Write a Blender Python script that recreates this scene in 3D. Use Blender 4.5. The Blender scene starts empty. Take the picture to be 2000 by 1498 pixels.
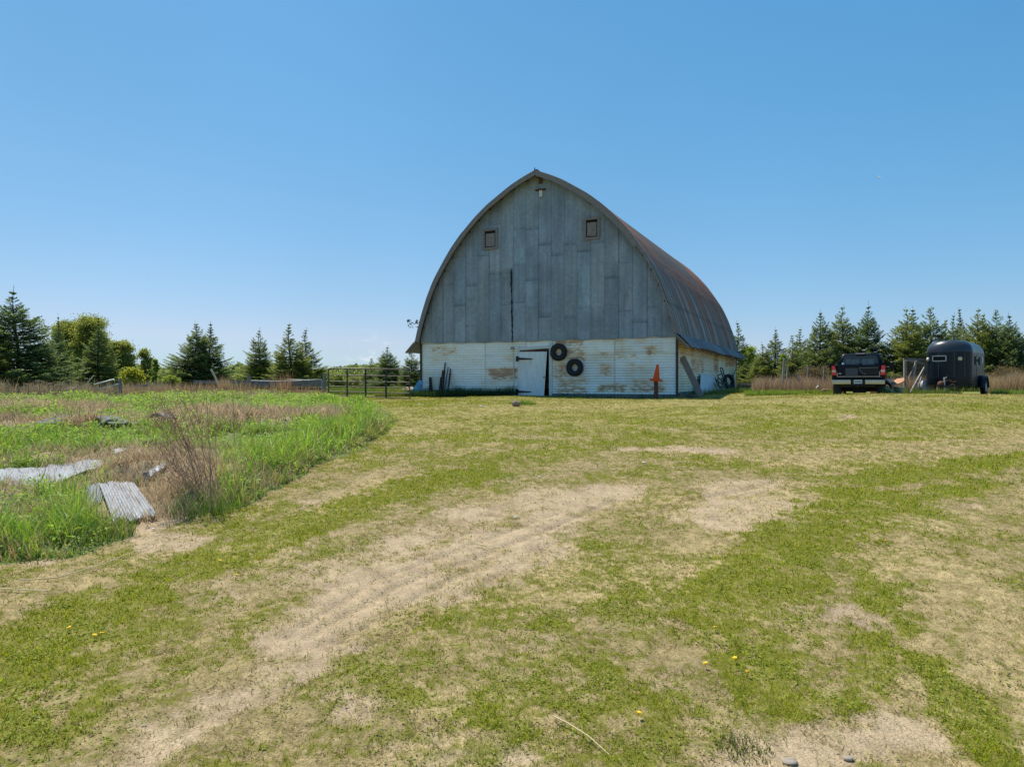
import bpy, math, random
import numpy as np
from mathutils import Vector, Matrix

random.seed(7)
rng = np.random.default_rng(7)
R = math.radians
SC = bpy.context.scene
COL = SC.collection

# ------------------------------------------------------------------ camera, world, sun
F = 1386.0                      # focal length in photo pixels (2000 wide), camera at the origin looking along +Y
cam_d = bpy.data.cameras.new("camera")
cam = bpy.data.objects.new("camera", cam_d)
COL.objects.link(cam)
cam.location = (0, 0, 0)
cam.rotation_euler = (R(90), 0, 0)
cam_d.sensor_width = 36.0
cam_d.lens = 36.0 * F / 2000.0
cam_d.clip_start = 0.05
cam_d.clip_end = 6000
SC.camera = cam

SUN_EL, SUN_AZ = R(60), R(-40)  # azimuth from +Y towards +X
world = bpy.data.worlds.new("World")
SC.world = world
world.use_nodes = True
wn, wl = world.node_tree.nodes, world.node_tree.links
wn.clear()
w_out = wn.new("ShaderNodeOutputWorld")
w_bg = wn.new("ShaderNodeBackground")
w_sky = wn.new("ShaderNodeTexSky")
w_sky.sky_type = 'NISHITA'
w_sky.sun_disc = False
w_sky.sun_elevation = SUN_EL
w_sky.sun_rotation = SUN_AZ
w_sky.altitude = 300
w_sky.air_density = 1.0
w_sky.dust_density = 0.35
w_sky.ozone_density = 1.6
w_bg.inputs[1].default_value = 0.142
# grade the three channels of the sky towards the photograph's deep, even blue
w_sep = wn.new("ShaderNodeSeparateColor"); w_com = wn.new("ShaderNodeCombineColor")
wl.new(w_sky.outputs[0], w_sep.inputs[0])
for k_, (pw_, ml_) in enumerate(((1.14, 0.0455), (0.614, 0.1360), (0.481, 0.2254))):
    a_ = wn.new("ShaderNodeMath"); a_.operation = 'POWER'; a_.inputs[1].default_value = pw_
    b_ = wn.new("ShaderNodeMath"); b_.operation = 'MULTIPLY'; b_.inputs[1].default_value = ml_ / 0.135
    wl.new(w_sep.outputs[k_], a_.inputs[0]); wl.new(a_.outputs[0], b_.inputs[0])
    m_ = wn.new("ShaderNodeMath"); m_.operation = 'MINIMUM'; m_.inputs[1].default_value = (0.385, 0.50, 0.68)[k_] / 0.135
    wl.new(b_.outputs[0], m_.inputs[0]); wl.new(m_.outputs[0], w_com.inputs[k_])
# faint uneven haze over the whole sky and a few thin cloud wisps low in the north west
w_tc = wn.new("ShaderNodeTexCoord"); w_nz = wn.new("ShaderNodeTexNoise"); w_nz.inputs["Scale"].default_value = 2.2; w_nz.inputs["Detail"].default_value = 5
wl.new(w_tc.outputs["Generated"], w_nz.inputs["Vector"])
w_mr = wn.new("ShaderNodeMapRange"); w_mr.inputs[1].default_value = 0.3; w_mr.inputs[2].default_value = 0.7; w_mr.inputs[3].default_value = 0.965; w_mr.inputs[4].default_value = 1.035
wl.new(w_nz.outputs["Fac"], w_mr.inputs[0])
w_sc = wn.new("ShaderNodeVectorMath"); w_sc.operation = 'SCALE'
wl.new(w_com.outputs[0], w_sc.inputs[0]); wl.new(w_mr.outputs[0], w_sc.inputs["Scale"])
w_mp = wn.new("ShaderNodeMapping"); w_mp.inputs["Scale"].default_value = (60, 60, 110); wl.new(w_tc.outputs["Generated"], w_mp.inputs[0])
w_n2 = wn.new("ShaderNodeTexNoise"); w_n2.inputs["Scale"].default_value = 1.0; w_n2.inputs["Detail"].default_value = 6; wl.new(w_mp.outputs[0], w_n2.inputs["Vector"])
w_ds = wn.new("ShaderNodeVectorMath"); w_ds.operation = 'DISTANCE'; w_ds.inputs[1].default_value = (-0.1937, 0.9805, 0.0335); wl.new(w_tc.outputs["Generated"], w_ds.inputs[0])
w_m1 = wn.new("ShaderNodeMapRange"); w_m1.inputs[1].default_value = 0.045; w_m1.inputs[2].default_value = 0.0; w_m1.inputs[3].default_value = 0; w_m1.inputs[4].default_value = 1; wl.new(w_ds.outputs["Value"], w_m1.inputs[0])
w_m2 = wn.new("ShaderNodeMapRange"); w_m2.inputs[1].default_value = 0.5; w_m2.inputs[2].default_value = 0.66; w_m2.inputs[3].default_value = 0; w_m2.inputs[4].default_value = 0.55; wl.new(w_n2.outputs["Fac"], w_m2.inputs[0])
w_mm = wn.new("ShaderNodeMath"); w_mm.operation = 'MULTIPLY'; wl.new(w_m1.outputs[0], w_mm.inputs[0]); wl.new(w_m2.outputs[0], w_mm.inputs[1])
w_mx = wn.new("ShaderNodeMix"); w_mx.data_type = 'RGBA'; w_mx.inputs["B"].default_value = (4.6, 4.9, 5.2, 1)
wl.new(w_mm.outputs[0], w_mx.inputs["Factor"]); wl.new(w_sc.outputs[0], w_mx.inputs["A"]); wl.new(w_mx.outputs["Result"], w_bg.inputs[0])
wl.new(w_bg.outputs[0], w_out.inputs[0])

sd = bpy.data.lights.new("sun", 'SUN')
sd.energy = 4.7
sd.angle = R(0.5)
sd.color = (1.0, 0.95, 0.86)
sun = bpy.data.objects.new("sun", sd)
COL.objects.link(sun)
svec = Vector((math.cos(SUN_EL) * math.sin(SUN_AZ), math.cos(SUN_EL) * math.cos(SUN_AZ), math.sin(SUN_EL)))
sun.rotation_euler = svec.to_track_quat('Z', 'Y').to_euler()
sun.location = (0, 0, 30)

SC.view_settings.view_transform = 'Standard'
SC.view_settings.look = 'None'
SC.view_settings.exposure = 0.45
SC.view_settings.gamma = 1.0
SC.view_settings.use_curve_mapping = False

# ------------------------------------------------------------------ helpers
def _hash(ix, iy, seed):
    h = (ix.astype(np.int64) * 374761393 + iy.astype(np.int64) * 668265263 + seed * 1442695041) & 0xFFFFFFFF
    h = ((h ^ (h >> 13)) * 1274126177) & 0xFFFFFFFF
    h = (h ^ (h >> 16)) & 0xFFFFFFFF
    return (h & 0xFFFFFF).astype(np.float64) / 0xFFFFFF

def vnoise(x, y, seed=0):
    x = np.asarray(x, float); y = np.asarray(y, float)
    ix = np.floor(x); iy = np.floor(y)
    fx = x - ix; fy = y - iy
    fx = fx * fx * (3 - 2 * fx); fy = fy * fy * (3 - 2 * fy)
    a = _hash(ix, iy, seed); b = _hash(ix + 1, iy, seed)
    c = _hash(ix, iy + 1, seed); d = _hash(ix + 1, iy + 1, seed)
    return (a + (b - a) * fx) * (1 - fy) + (c + (d - c) * fx) * fy

def fbm(x, y, seed=0, octv=4, gain=0.5):
    s = 0; a = 1.0; t = 0
    for o in range(octv):
        s = s + a * vnoise(x * 2 ** o + 17.3 * o, y * 2 ** o - 9.1 * o, seed + o)
        t += a; a *= gain
    return s / t

def sstep(a, b, x):
    t = np.clip((np.asarray(x, float) - a) / (b - a), 0, 1)
    return t * t * (3 - 2 * t)

# terrain: height relative to the camera's eye
PY = [-60, 0, 4, 8, 14, 22, 27, 31, 36, 60, 5000]
PZ = [-2.6, -2.35, -2.15, -1.93, -1.48, -0.97, -0.68, -0.60, -0.60, -0.62, -0.62]
def ground_h(x, y):
    x = np.asarray(x, float); y = np.asarray(y, float)
    z = np.interp(y, PY, PZ)
    right = sstep(4, 13, x) * (1 - sstep(60, 90, x))
    z = z + right * 0.31 * np.exp(-((y - 25.5) / 3.4) ** 2)
    z = z + right * 0.10 * sstep(26, 34, y) * (1 - sstep(50, 80, y))
    left = sstep(1, -5, x)
    z = z - left * 0.13 * np.exp(-((y - 31.0) / 4.0) ** 2) * sstep(-11, -8, x)
    far = sstep(60, 30, np.hypot(x, y))
    z = z + far * (0.16 * (fbm(x * 0.22, y * 0.22, 3, 3) - 0.5) + 0.05 * (fbm(x * 1.1, y * 1.1, 5, 3) - 0.5))
    return z

def gpt(px, py, lift=0.0):
    """world point where the ray through photo pixel (px,py) meets the ground"""
    dx, dz = (px - 1000) / F, (749 - py) / F
    lo, hi = 1.5, 120.0
    ys = np.linspace(lo, hi, 6000)
    g = ground_h(dx * ys, ys) - dz * ys
    k = np.argmax(g > 0) if np.any(g > 0) else len(ys) - 1
    Y = ys[k]
    return Vector((dx * Y, Y, float(ground_h(dx * Y, Y)) + lift))

def pt(px, py, Y):
    return Vector(((px - 1000) / F * Y, Y, (749 - py) / F * Y))

def onground(x, y, lift=0.0):
    return Vector((x, y, float(ground_h(x, y)) + lift))

def at_px(px, Y, lift=0.0):
    return onground((px - 1000) / F * Y, Y, lift)

# ---- materials
MATS = {}
def nodes_of(m):
    m.use_nodes = True
    return m.node_tree.nodes, m.node_tree.links

def mat(name, col, rough=0.7, metal=0.0, var=0.25, scale=3.0, bump=0.0, bscale=40.0, spec=0.4, dark=None, coat=0.0, stretch=(1, 1, 1)):
    if name in MATS: return MATS[name]
    m = bpy.data.materials.new(name)
    n, l = nodes_of(m)
    b = n["Principled BSDF"]
    b.inputs["Roughness"].default_value = rough
    b.inputs["Metallic"].default_value = metal
    b.inputs["Specular IOR Level"].default_value = spec
    b.inputs["Coat Weight"].default_value = coat
    tc = n.new("ShaderNodeTexCoord"); mp = n.new("ShaderNodeMapping")
    mp.inputs["Scale"].default_value = stretch
    nz = n.new("ShaderNodeTexNoise"); nz.inputs["Scale"].default_value = scale; nz.inputs["Detail"].default_value = 6
    nz.inputs["Roughness"].default_value = 0.65
    l.new(tc.outputs["Object"], mp.inputs[0]); l.new(mp.outputs[0], nz.inputs["Vector"])
    rp = n.new("ShaderNodeValToRGB")
    d = dark if dark else tuple(c * (1 - var) for c in col)
    e = tuple(min(1, c * (1 + var)) for c in col)
    rp.color_ramp.elements[0].position = 0.3; rp.color_ramp.elements[0].color = (*d, 1)
    rp.color_ramp.elements[1].position = 0.7; rp.color_ramp.elements[1].color = (*e, 1)
    l.new(nz.outputs["Fac"], rp.inputs[0]); l.new(rp.outputs[0], b.inputs["Base Color"])
    if bump:
        bz = n.new("ShaderNodeTexNoise"); bz.inputs["Scale"].default_value = bscale; bz.inputs["Detail"].default_value = 4
        l.new(mp.outputs[0], bz.inputs["Vector"])
        bp = n.new("ShaderNodeBump"); bp.inputs["Strength"].default_value = bump; bp.inputs["Distance"].default_value = 0.01
        l.new(bz.outputs["Fac"], bp.inputs["Height"]); l.new(bp.outputs[0], b.inputs["Normal"])
    MATS[name] = m
    return m

def mat_attr(name, rough=0.7, transl=0.0, metal=0.0, nscale=0.0, namp=0.3, bump=0.0, bscale=60, spec=0.3, transl_tint=(1.25, 1.2, 0.6)):
    """colour from the mesh's 'Col' attribute, optional fine noise and translucency"""
    if name in MATS: return MATS[name]
    m = bpy.data.materials.new(name)
    n, l = nodes_of(m)
    b = n["Principled BSDF"]
    b.inputs["Roughness"].default_value = rough
    b.inputs["Metallic"].default_value = metal
    b.inputs["Specular IOR Level"].default_value = spec
    at = n.new("ShaderNodeAttribute"); at.attribute_name = "Col"
    c = at.outputs["Color"]
    tc = n.new("ShaderNodeTexCoord")
    if nscale:
        nz = n.new("ShaderNodeTexNoise"); nz.inputs["Scale"].default_value = nscale; nz.inputs["Detail"].default_value = 8
        nz.inputs["Roughness"].default_value = 0.7
        l.new(tc.outputs["Object"], nz.inputs["Vector"])
        mr = n.new("ShaderNodeMapRange"); mr.inputs[1].default_value = 0.25; mr.inputs[2].default_value = 0.75
        mr.inputs[3].default_value = 1 - namp; mr.inputs[4].default_value = 1 + namp
        l.new(nz.outputs["Fac"], mr.inputs[0])
        mx = n.new("ShaderNodeVectorMath"); mx.operation = 'SCALE'
        l.new(c, mx.inputs[0]); l.new(mr.outputs[0], mx.inputs["Scale"])
        c = mx.outputs[0]
    l.new(c, b.inputs["Base Color"])
    if bump:
        bz = n.new("ShaderNodeTexNoise"); bz.inputs["Scale"].default_value = bscale; bz.inputs["Detail"].default_value = 6
        l.new(tc.outputs["Object"], bz.inputs["Vector"])
        bp = n.new("ShaderNodeBump"); bp.inputs["Strength"].default_value = bump; bp.inputs["Distance"].default_value = 0.02
        l.new(bz.outputs["Fac"], bp.inputs["Height"]); l.new(bp.outputs[0], b.inputs["Normal"])
    if transl:
        tr = n.new("ShaderNodeBsdfTranslucent"); ms = n.new("ShaderNodeMixShader")
        tm = n.new("ShaderNodeVectorMath"); tm.operation = 'MULTIPLY'; tm.inputs[1].default_value = transl_tint
        l.new(c, tm.inputs[0]); l.new(tm.outputs[0], tr.inputs["Color"])
        ms.inputs[0].default_value = transl
        l.new(b.outputs[0], ms.inputs[1]); l.new(tr.outputs[0], ms.inputs[2])
        l.new(ms.outputs[0], n["Material Output"].inputs[0])
    MATS[name] = m
    return m

# ---- object bookkeeping
def tag(o, label=None, cat=None, group=None, kind=None):
    if label: o["label"] = label
    if cat: o["category"] = cat
    if group: o["group"] = group
    if kind: o["kind"] = kind
    return o

def empty(name, loc=(0, 0, 0), rz=0.0, label=None, cat=None, group=None):
    o = bpy.data.objects.new(name, None)
    o.empty_display_size = 0.3
    COL.objects.link(o); o.location = loc; o.rotation_euler = (0, 0, rz)
    return tag(o, label, cat, group)

def copy_tree(o, parent=None):
    c = o.copy(); COL.objects.link(c); c.parent = parent
    for ch in list(o.children):
        copy_tree(ch, c)
    return c

def np_mesh(name, V, Fc, m, parent=None, cols=None, smooth=False, sides=None):
    """V (n,3) array, Fc (k,s) int array of equal-sided faces"""
    me = bpy.data.meshes.new(name)
    V = np.ascontiguousarray(V, np.float32); Fc = np.ascontiguousarray(Fc, np.int32)
    k, s = Fc.shape
    me.vertices.add(len(V)); me.vertices.foreach_set("co", V.ravel())
    me.loops.add(k * s); me.loops.foreach_set("vertex_index", Fc.ravel())
    me.polygons.add(k)
    me.polygons.foreach_set("loop_start", np.arange(0, k * s, s, dtype=np.int32))
    me.update(calc_edges=True)
    if smooth: me.polygons.foreach_set("use_smooth", np.ones(k, bool))
    if cols is not None:
        a = me.color_attributes.new("Col", 'FLOAT_COLOR', 'POINT')
        c4 = np.ones((len(V), 4), np.float32); c4[:, :3] = cols
        a.data.foreach_set("color", c4.ravel())
    me.materials.append(m)
    o = bpy.data.objects.new(name, me); COL.objects.link(o); o.parent = parent
    return o

class MB:
    def __init__(s): s.v = []; s.f = []; s.sm = []
    def add(s, vs, fs, smooth=False):
        b = len(s.v); s.v += [tuple(v) for v in vs]; s.f += [tuple(b + i for i in f) for f in fs]; s.sm += [smooth] * len(fs)
        return s
    def box(s, c, size, M=None):
        x, y, z = [d / 2 for d in size]
        vs = [Vector((sx * x, sy * y, sz * z)) for sx in (-1, 1) for sy in (-1, 1) for sz in (-1, 1)]
        if M is not None: vs = [M @ v for v in vs]
        c = Vector(c); vs = [v + c for v in vs]
        return s.add(vs, [(0, 1, 3, 2), (4, 6, 7, 5), (0, 4, 5, 1), (2, 3, 7, 6), (0, 2, 6, 4), (1, 5, 7, 3)])
    def bar(s, a, b, w, t, up=None):
        """rectangular bar from a to b, w wide and t thick"""
        a, b = Vector(a), Vector(b); d = (b - a)
        z = d.normalized(); up = Vector(up) if up else (Vector((0, 1, 0)) if abs(z.y) < 0.9 else Vector((1, 0, 0)))
        x = z.cross(up).normalized(); y = z.cross(x).normalized()
        vs = [p + x * sx * w / 2 + y * sy * t / 2 for p in (a, b) for sx, sy in ((-1, -1), (1, -1), (1, 1), (-1, 1))]
        return s.add(vs, [(3, 2, 1, 0), (4, 5, 6, 7), (0, 1, 5, 4), (1, 2, 6, 5), (2, 3, 7, 6), (3, 0, 4, 7)])
    def tube(s, pts, r, n=8, r2=None, cap=True):
        pts = [Vector(p) for p in pts]; k = len(pts); vs = []; fs = []
        prev = None
        for i, p in enumerate(pts):
            d = (pts[min(i + 1, k - 1)] - pts[max(i - 1, 0)]).normalized()
            if prev is None:
                ref = Vector((0, 0, 1)) if abs(d.z) < 0.9 else Vector((1, 0, 0))
                x = d.cross(ref).normalized()
            else:
                x = (prev - d * prev.dot(d)).normalized()
            prev = x; y = d.cross(x)
            rr = r if r2 is None else r + (r2 - r) * i / (k - 1)
            vs += [p + x * math.cos(2 * math.pi * j / n) * rr + y * math.sin(2 * math.pi * j / n) * rr for j in range(n)]
        for i in range(k - 1):
            for j in range(n):
                a = i * n + j; b = i * n + (j + 1) % n
                fs.append((a, b, b + n, a + n))
        s.add(vs, fs, True)
        if cap:
            s.add(vs[:n], [tuple(reversed(range(n)))]); s.add(vs[-n:], [tuple(range(n))])
        return s
    def lathe(s, prof, n=32, M=None, closed=False):
        vs = []; fs = []; k = len(prof)
        for j in range(n):
            a = 2 * math.pi * j / n
            for r, z in prof: vs.append(Vector((r * math.cos(a), r * math.sin(a), z)))
        for j in range(n):
            for i in range(k if closed else k - 1):
                a = j * k + i; b = j * k + (i + 1) % k; c = ((j + 1) % n) * k + (i + 1) % k; d = ((j + 1) % n) * k + i
                fs.append((a, d, c, b))
        if M is not None: vs = [M @ v for v in vs]
        return s.add(vs, fs, True)
    def prism(s, poly, a, b, axis=1):
        """polygon in the two other axes extruded along axis from a to b"""
        def mk(p, t):
            if axis == 1: return (p[0], t, p[1])
            if axis == 0: return (t, p[0], p[1])
            return (p[0], p[1], t)
        n = len(poly); vs = [mk(p, a) for p in poly] + [mk(p, b) for p in poly]
        fs = [tuple(range(n)), tuple(reversed(range(n, 2 * n)))] + [(i, i + n, (i + 1) % n + n, (i + 1) % n) for i in range(n)]
        return s.add(vs, fs)
    def loft(s, rings, closed=True, caps=True, smooth=True):
        n = len(rings[0]); vs = [p for r in rings for p in r]; fs = []
        for i in range(len(rings) - 1):
            for j in range(n if closed else n - 1):
                a = i * n + j; b = i * n + (j + 1) % n
                fs.append((a, b, b + n, a + n))
        s.add(vs, fs, smooth)
        if caps: s.add(rings[0], [tuple(reversed(range(n)))]); s.add(rings[-1], [tuple(range(n))])
        return s
    def build(s, name, m, parent=None, bevel=0.0):
        me = bpy.data.meshes.new(name); me.from_pydata(s.v, [], s.f)
        me.polygons.foreach_set("use_smooth", s.sm)
        me.materials.append(m); me.update()
        o = bpy.data.objects.new(name, me); COL.objects.link(o); o.parent = parent
        if bevel:
            md = o.modifiers.new("Bevel", 'BEVEL'); md.width = bevel; md.segments = 2; md.limit_method = 'ANGLE'; md.angle_limit = R(40)
        return o

def rrect(w, h, r, cz=0.0, n=5, cx=0.0):
    p = []
    for sx, sz, a0 in ((1, 1, 0), (-1, 1, 90), (-1, -1, 180), (1, -1, 270)):
        for i in range(n + 1):
            a = R(a0 + 90 * i / n)
            p.append((cx + sx * (w / 2 - r) + r * math.cos(a), cz + sz * (h / 2 - r) + r * math.sin(a)))
    return p

def recenter(o, p):
    """move an object's origin to p without moving its mesh in the world (single-mesh things)"""
    p = Vector(p)
    o.data.transform(Matrix.Translation(-p)); o.location = p
    return o

# ------------------------------------------------------------------ ground zones (world space strokes)
def wpoly(pts): 
    return np.array([[gpt(*p).x, gpt(*p).y] for p in pts])
def stroke_dist(x, y, P):
    d = np.full(x.shape, 1e9)
    for a, b in zip(P[:-1], P[1:]):
        ab = b - a; L = ab @ ab + 1e-9
        t = np.clip(((x - a[0]) * ab[0] + (y - a[1]) * ab[1]) / L, 0, 1)
        d = np.minimum(d, np.hypot(x - a[0] - t * ab[0], y - a[1] - t * ab[1]))
    return d
def inside(x, y, P):
    c = np.zeros(x.shape, bool); j = len(P) - 1
    for i in range(len(P)):
        xi, yi = P[i]; xj, yj = P[j]
        if yi != yj:
            c ^= ((yi > y) != (yj > y)) & (x < (xj - xi) * (y - yi) / (yj - yi) + xi)
        j = i
    return c

GREEN = [  # polyline (photo pixels on the ground), half width m, strength
    ([(0, 1300), (200, 1190), (400, 1110), (560, 1040), (700, 985), (850, 945), (960, 915)], 0.55, 0.95),
    ([(0, 1420), (120, 1330), (330, 1230)], 0.45, 0.55),
    ([(-300, 1500), (0, 1330), (150, 1240)], 0.5, 0.8),
    ([(900, 925), (1000, 900), (1130, 880), (1300, 850)], 0.8, 0.6),
    ([(2100, 880), (1850, 915), (1720, 940), (1600, 1010), (1500, 1080), (1430, 1150)], 0.55, 1.0),
    ([(1900, 945), (1760, 985), (1660, 1030), (1560, 1100), (1470, 1200), (1460, 1280), (1530, 1370)], 0.5, 0.85),
    ([(1700, 1120), (1720, 1200), (1700, 1290), (1650, 1390)], 0.22, 0.75),
    ([(1800, 1290), (1850, 1340), (1900, 1420), (1950, 1500)], 0.16, 1.0),
    ([(1040, 1290), (1200, 1330), (1290, 1400)], 0.25, 0.5),
    ([(700, 1290), (820, 1400), (870, 1480)], 0.2, 0.45),
    ([(1180, 815), (1400, 838), (1600, 842), (1800, 830)], 1.1, 0.55),
    ([(900, 820), (1050, 815), (1250, 820)], 0.8, 0.45),
    ([(1300, 800), (1600, 795), (2000, 800)], 0.7, 0.5),
    ([(760, 905), (880, 880), (920, 868)], 0.5, 0.5),
    ([(600, 1120), (520, 1210), (430, 1300)], 0.2, 0.35),
]
DIRT = [
    ([(150, 1540), (330, 1440), (520, 1330), (660, 1250)], 0.26, 0.75),
    ([(560, 1240), (700, 1150), (860, 1090), (1020, 1030), (1130, 985), (1210, 955)], 0.50, 1.0),
    ([(620, 1130), (800, 1060), (960, 1000), (1080, 965)], 0.55, 0.75),
    ([(640, 1220), (760, 1180), (900, 1130), (1050, 1080)], 0.35, 0.8),
    ([(480, 1140), (600, 1060), (760, 985), (900, 955)], 0.35, 0.45),
    ([(1390, 1010), (1470, 1000), (1540, 985)], 0.62, 0.85), ([(1430, 955), (1490, 945)], 0.5, 0.8),
    ([(1220, 876), (1290, 876), (1410, 882)], 0.32, 1.0),
    ([(1120, 890), (1220, 880)], 0.3, 0.5), ([(1180, 905), (1090, 925), (1000, 945)], 0.4, 0.4),
    ([(1480, 1500), (1600, 1440), (1740, 1430)], 0.24, 0.95),
    ([(1570, 1200), (1650, 1190), (1700, 1215)], 0.16, 0.9),
    ([(420, 1075), (560, 1010), (690, 950), (800, 900)], 0.22, 0.35),
    ([(260, 1020), (300, 1045), (350, 1060)], 0.3, 0.8),
    ([(700, 1380), (850, 1460), (950, 1500)], 0.3, 0.55), ([(330, 1240), (420, 1200)], 0.2, 0.35),
    ([(0, 1100), (150, 1095)], 0.2, 0.6),
    ([(1440, 845), (1240, 835)], 0.12, 0.7), ([(1640, 820), (1660, 812)], 0.2, 0.7),
    ([(1010, 852), (1120, 858)], 0.3, 0.35), ([(1000, 1300), (1060, 1260)], 0.2, 0.3), ([(1320, 1300), (1340, 1330)], 0.1, 0.5), ([(1280, 1340), (1390, 1250)], 0.12, 0.3),
    ([(590, 980), (620, 978)], 0.08, 0.9), ([(560, 1020), (600, 1015)], 0.12, 0.6), ([(1800, 995), (1900, 985)], 0.1, 0.7), ([(300, 1100), (360, 1090)], 0.1, 0.6),
]
STRAW = [
    ([(1380, 1000), (1480, 990), (1540, 985)], 0.75, 1.0),
    ([(1420, 950), (1500, 945)], 0.6, 0.8),
    ([(1800, 1100), (1900, 1150), (1950, 1300), (2050, 1480)], 0.55, 0.9),
    ([(1750, 1090), (1850, 1020), (2050, 960)], 0.35, 0.55),
    ([(1000, 1140), (1200, 1120), (1350, 1100), (1450, 1000)], 0.7, 0.55),
    ([(470, 1090), (620, 1000), (760, 930)], 0.3, 0.9),
    ([(880, 885), (960, 868)], 0.35, 0.9),
    ([(1500, 890), (1700, 880), (1900, 870), (2050, 850)], 1.4, 0.6),
    ([(800, 840), (1000, 795), (1300, 790), (1700, 778)], 0.8, 0.65),
    ([(1800, 1095), (1720, 1150)], 0.4, 0.5),
    ([(1150, 1000), (1300, 960)], 0.5, 0.4), ([(0, 1180), (200, 1120), (380, 1070)], 0.35, 0.6),
]
GREEN = [(wpoly(p), w, s) for p, w, s in GREEN]
DIRT = [(wpoly(p), w, s) for p, w, s in DIRT]
STRAW = [(wpoly(p), w, s) for p, w, s in STRAW]
GARDEN = wpoly([(-420, 1200), (-150, 1130), (0, 1098), (130, 1085), (225, 1060), (262, 1028), (318, 1028), (420, 1003), (520, 968), (610, 912), (700, 880), (755, 848), (772, 820), (735, 800), (660, 786), (640, 776)])
GARDEN = np.vstack([GARDEN, [[-9.0, 31.5], [-9.0, 33.5], [-46, 33.5]]])
GSTRAW = [
    ([(190, 905), (300, 925), (400, 960), (330, 990)], 0.75, 1.0),
    ([(330, 905), (430, 900)], 0.4, 0.8),
    ([(60, 905), (200, 900)], 0.3, 0.9),
    ([(400, 822), (520, 828), (640, 822)], 1.0, 1.0),
    ([(0, 803), (120, 805), (190, 810)], 0.7, 0.9),
    ([(0, 843), (90, 842)], 0.5, 0.9), ([(230, 830), (330, 838), (440, 842)], 0.5, 0.8),
    ([(0, 1035), (90, 1020), (170, 1010)], 0.25, 0.9), ([(0, 985), (60, 990)], 0.2, 0.7),
    ([(230, 1020), (320, 1020), (400, 985)], 0.35, 0.9),
    ([(300, 778), (500, 777), (640, 784)], 0.4, 0.6),
    ([(40, 960), (160, 970)], 0.2, 0.6),
]
GSTRAW = [(wpoly(p), w * 1.12, s) for p, w, s in GSTRAW]

def field(strokes, x, y, seed):
    wob = (fbm(x * 1.3, y * 1.3, seed, 3) - 0.5) * 1.6 + (fbm(x * 5, y * 5, seed + 9, 3) - 0.5) * 1.2
    s = np.zeros(x.shape)
    for P, w, st in strokes:
        d = stroke_dist(x, y, P) / w + wob
        s = np.maximum(s, st * (1 - sstep(0.25, 1.65, d)))
    return s

def zones(x, y):
    n1 = fbm(x * 0.55, y * 0.9, 21, 4); n2 = fbm(x * 3.0, y * 3.0, 31, 3); n3 = fbm(x * 9.0, y * 9.0, 41, 3)
    g = field(GREEN, x, y, 51); d = field(DIRT, x, y, 61); s = field(STRAW, x, y, 71)
    g = np.clip(g + (n2 - 0.5) * 0.7 * (g > 0.02), 0, 1)
    base = np.clip(0.43 + (n1 - 0.5) * 1.1 + (n2 - 0.5) * 0.9 + (n3 - 0.5) * 0.5, 0, 1)
    # far mowing stripes across the lawn
    st = fbm(x * 0.12, y * 1.3 + 0.05 * x, 81, 2)
    base = base + (st - 0.5) * 0.9 * sstep(14, 20, y)
    base = np.clip(base * (1 - 0.75 * s), 0, 1)
    G = np.clip(np.maximum(base, g * 1.05), 0, 1)
    D = sstep(0.05, 1.0, d - g * 0.4 + ((n3 - 0.5) * 1.0 + (n2 - 0.5) * 0.7) * (d > 0.04)) * 0.9
    D = np.clip(D + np.clip((n2 - 0.62) * 2.2, 0, 1) * 0.4 * sstep(16, 10, y) * (1 - g), 0, 1)
    G = G * (1 - 0.85 * D)
    gm_d = inside(x + (fbm(x * 2, y * 2, 91, 3) - 0.5) * 0.5, y + (fbm(x * 2, y * 2, 95, 3) - 0.5) * 0.7, GARDEN).astype(float)
    gs = field(GSTRAW, x, y, 99)
    return G, D, s, gm_d, gs, n1, n2, n3

C_DIRT = np.array([0.385, 0.29, 0.18]); C_DIRT2 = np.array([0.26, 0.19, 0.125])
C_THATCH = np.array([0.285, 0.22, 0.105]); C_STRAW = np.array([0.42, 0.32, 0.155])
C_GRN = np.array([0.19, 0.22, 0.006]); C_GRN2 = np.array([0.075, 0.115, 0.02]); C_YG = np.array([0.26, 0.255, 0.045])
def mix(a, b, t): return a * (1 - t[..., None]) + b * t[..., None]

def clumps(x, y):
    c = 0.42 * fbm(x * 13, y * 13, 211, 2) + 0.33 * vnoise(x * 34, y * 34, 215) + 0.25 * vnoise(x * 4.5, y * 4.5, 217)
    return np.clip((c - 0.5) / 0.42 + 0.5, 0, 1)

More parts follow.
